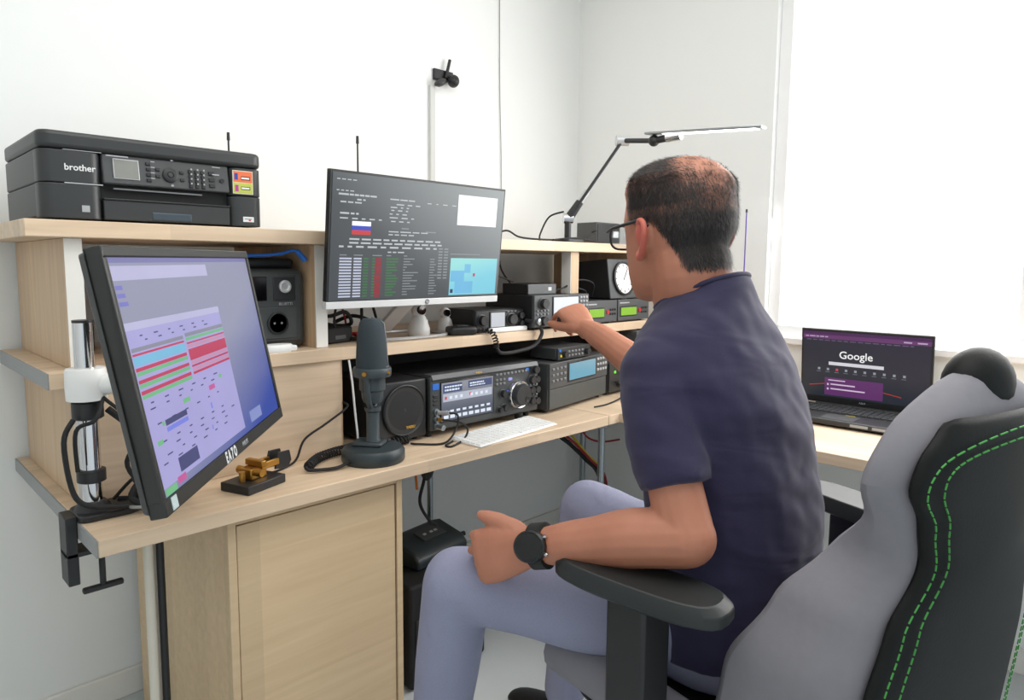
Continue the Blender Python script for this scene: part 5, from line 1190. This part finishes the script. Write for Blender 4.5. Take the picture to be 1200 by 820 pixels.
nt.links.new(n1.outputs['Fac'], mx.inputs['Factor']); nt.links.new(mx.outputs['Result'], b.inputs['Base Color'])
b.inputs['Roughness'].default_value = 0.85; b.inputs['Sheen Weight'].default_value = 0.12; b.inputs['Sheen Roughness'].default_value = 0.5
bp = nt.nodes.new('ShaderNodeBump'); bp.inputs['Strength'].default_value = 0.55; bp.inputs['Distance'].default_value = 0.012
nt.links.new(n2.outputs['Fac'], bp.inputs['Height']); nt.links.new(bp.outputs['Normal'], b.inputs['Normal'])
sh = MB()
sh.loft([ell_ring((-1.42, -1.525, 0.575), 0.170, 0.130), ell_ring((-1.42, -1.53, 0.62), 0.178, 0.142), ell_ring((-1.422, -1.535, 0.72), 0.178, 0.146), ell_ring((-1.428, -1.535, 0.82), 0.174, 0.140), ell_ring((-1.436, -1.525, 0.92), 0.178, 0.134),
         ell_ring((-1.442, -1.508, 1.02), 0.190, 0.128), ell_ring((-1.446, -1.492, 1.085), 0.192, 0.115), ell_ring((-1.448, -1.480, 1.135), 0.165, 0.098, tilt=R(6)), ell_ring((-1.449, -1.474, 1.170), 0.122, 0.086, tilt=R(12)), ell_ring((-1.450, -1.470, 1.195), 0.088, 0.080, tilt=R(20)), ell_ring((-1.450, -1.468, 1.208), 0.078, 0.076, tilt=R(24))])
chain(sh, [(-1.53, -1.475, 1.09), (-1.592, -1.478, 1.068), (-1.627, -1.507, 0.99), (-1.645, -1.545, 0.908)], [0.072, 0.066, 0.060, 0.0565], 20, caps=False)
chain(sh, [(-1.35, -1.445, 1.105), (-1.255, -1.40, 1.085), (-1.18, -1.285, 1.045), (-1.135, -1.21, 1.02)], [0.075, 0.074, 0.067, 0.062], 20, caps=False)
sh.ball(Vector((-1.596, -1.478, 1.070))-PO, 0.067); sh.ball(Vector((-1.255, -1.40, 1.085))-PO, 0.073)
SHIRT = remesh(sh, 't_shirt', 0.006, 6, NAVY, PE)
# cloth folds as real relief
cos_ = [(v.co.copy(), v.normal.copy()) for v in SHIRT.data.vertices]; flat = []
for p, nr in cos_:
    k = 0.0045*noise.noise(Vector((p.x*9+p.z*5, p.y*9-p.z*6, p.z*16)))+0.003*noise.noise(Vector((p.x*22, p.y*22, p.z*30+p.x*14)))
    flat += list(p+nr*k)
SHIRT.data.vertices.foreach_set('co', flat); SHIRT.data.update()
# collar band and sleeve hems
def band(ringpts, r, name, mt, parent): MB().tube(list(ringpts)+[ringpts[0]], r, 8, smooth=False).build(name, mt, parent)
band([Vector(q) for q in ell_ring((-1.450, -1.468, 1.204), 0.0785, 0.0765, 40, tilt=R(24))], 0.0042, 'collar', NAVY, SHIRT)
TRO = bpy.data.materials.new('grey_blue_trousers'); TRO.use_nodes = True
nt = TRO.node_tree; b = nt.nodes['Principled BSDF']; tc = nt.nodes.new('ShaderNodeTexCoord'); n1 = nt.nodes.new('ShaderNodeTexNoise'); n1.inputs['Scale'].default_value = 500
n2 = nt.nodes.new('ShaderNodeTexNoise'); n2.inputs['Scale'].default_value = 14; n2.inputs['Distortion'].default_value = 1.0
nt.links.new(tc.outputs['Object'], n1.inputs['Vector']); nt.links.new(tc.outputs['Object'], n2.inputs['Vector'])
mx = nt.nodes.new('ShaderNodeMix'); mx.data_type = 'RGBA'; mx.inputs['A'].default_value = lin((134, 136, 160))+(1,); mx.inputs['B'].default_value = lin((152, 154, 178))+(1,)
nt.links.new(n1.outputs['Fac'], mx.inputs['Factor']); nt.links.new(mx.outputs['Result'], b.inputs['Base Color']); b.inputs['Roughness'].default_value = 0.85
bp = nt.nodes.new('ShaderNodeBump'); bp.inputs['Strength'].default_value = 0.4; bp.inputs['Distance'].default_value = 0.008
nt.links.new(n2.outputs['Fac'], bp.inputs['Height']); nt.links.new(bp.outputs['Normal'], b.inputs['Normal'])
tr_ = MB()
tr_.loft([ell_ring((-1.42, -1.52, 0.53), 0.15, 0.13), ell_ring((-1.42, -1.525, 0.58), 0.168, 0.135), ell_ring((-1.42, -1.53, 0.66), 0.165, 0.130), ell_ring((-1.42, -1.53, 0.74), 0.155, 0.120)])
for (hip, knee, ank) in (((-1.50, -1.50, 0.615), (-1.742, -1.135, 0.64), (-1.725, -1.03, 0.12)), ((-1.34, -1.48, 0.615), (-1.262, -1.075, 0.655), (-1.235, -0.99, 0.12))):
    h_, k_, a_ = Vector(hip), Vector(knee), Vector(ank)
    chain(tr_, [h_, h_*0.6+k_*0.4, h_*0.25+k_*0.75, k_], [0.092, 0.088, 0.075, 0.068], 18)
    chain(tr_, [k_, k_*0.7+a_*0.3, k_*0.3+a_*0.7, a_], [0.068, 0.066, 0.058, 0.055], 18)
remesh(tr_, 'trousers', 0.007, 6, TRO, PE)
for (ank) in ((-1.725, -1.03), (-1.235, -0.99)):
    shm = MB(); c0 = Vector((ank[0], ank[1], 0))-PO; rg = []
    for (y, w_, h_) in ((-0.08, 0.028, 0.06), (-0.05, 0.04, 0.085), (0.0, 0.042, 0.095), (0.07, 0.045, 0.07), (0.14, 0.048, 0.05), (0.185, 0.035, 0.035), (0.20, 0.012, 0.02)):
        rg.append([(c0.x+w_*math.cos(2*math.pi*k/18), c0.y+y, 0.002+h_/2+h_/2*math.sin(2*math.pi*k/18)) for k in range(18)])
    shm.loft(rg).build('shoe', BLACK, PE, sub=1)
# --- glasses
GF = mat('glasses_frame', (26, 26, 34), 0.35)
GL = bpy.data.objects.new('glasses', None); COL.objects.link(GL); GL.parent = PE
for s in (-1, 1):
    MB().tube([HP_(s*0.090, -0.030, -0.118), HP_(s*0.088, -0.016, -0.106), HP_(s*0.085, 0.02, -0.107), HP_(s*0.082, 0.07, -0.110), HP_(s*0.072, 0.100, -0.112)], 0.0030, 8).build('temple', GF, GL)
    rim = []
    for k in range(25):
        a = 2*math.pi*k/24; rim.append(HP_(s*0.037+0.028*math.copysign(abs(math.cos(a))**0.7, math.cos(a)), 0.106-0.006*abs(s*0.037+0.029*math.cos(a))/0.07, -0.122+0.021*math.copysign(abs(math.sin(a))**0.7, math.sin(a))))
    MB().tube(rim, 0.0022, 8, smooth=False).build('rim', GF, GL)
    lens = MB(); lens.loft([[q+HROT @ Vector((0, dy, 0)) for q in rim[:-1]] for dy in (-0.0006, 0.0006)])
    lens.build('lens', mat('lens_glass', (235, 240, 245), 0.03, trans=1.0), GL)
MB().tube([HP_(-0.009, 0.107, -0.117), HP_(0, 0.114, -0.114), HP_(0.009, 0.107, -0.117)], 0.0022, 8).build('bridge', GF, GL)
# --- wrist watch
WT = bpy.data.objects.new('wrist_watch', None); COL.objects.link(WT); WT.parent = PE
wd = (Vector(Lwr)-Vector((-1.712, -1.42, 0.796))).normalized(); wn = (camv-wd*camv.dot(wd)).normalized(); wl = wd.cross(wn)
M3 = Matrix((wl, wd, wn)).transposed().to_4x4(); M3.translation = Vector(Lwr)-PO-wd*0.018
WT.matrix_local = M3 @ Matrix.Diagonal((1.12, 1.3, 1.06, 1))
bd = []
for (yy, rr_) in ((-0.011, 0.031), (-0.010, 0.0335), (0.010, 0.0335), (0.011, 0.031)):
    bd.append([(rr_*1.04*math.cos(2*math.pi*k/32), yy, rr_*math.sin(2*math.pi*k/32)) for k in range(32)])
MB().loft(bd).build('strap', mat('watch_strap', (22, 24, 22), 0.6), WT)
MB().lathe([(0.021, 0.024), (0.0235, 0.028), (0.0235, 0.038), (0.0215, 0.0405), (0.019, 0.0395)], n=36).build('case', mat('watch_case', (52, 54, 54), 0.3, 0.7), WT)
MB().lathe([(0.0195, 0.034), (0.0195, 0.0398), (0.0005, 0.0400)], n=32).build('dial', GLASSB, WT)
for a in (60, 120): MB().cyl((0.023*math.cos(R(a)), 0.023*math.sin(R(a))*-1, 0.033), (0.028*math.cos(R(a)), -0.028*math.sin(R(a)), 0.033), 0.0028, n=10).build('crown', CHROME, WT)
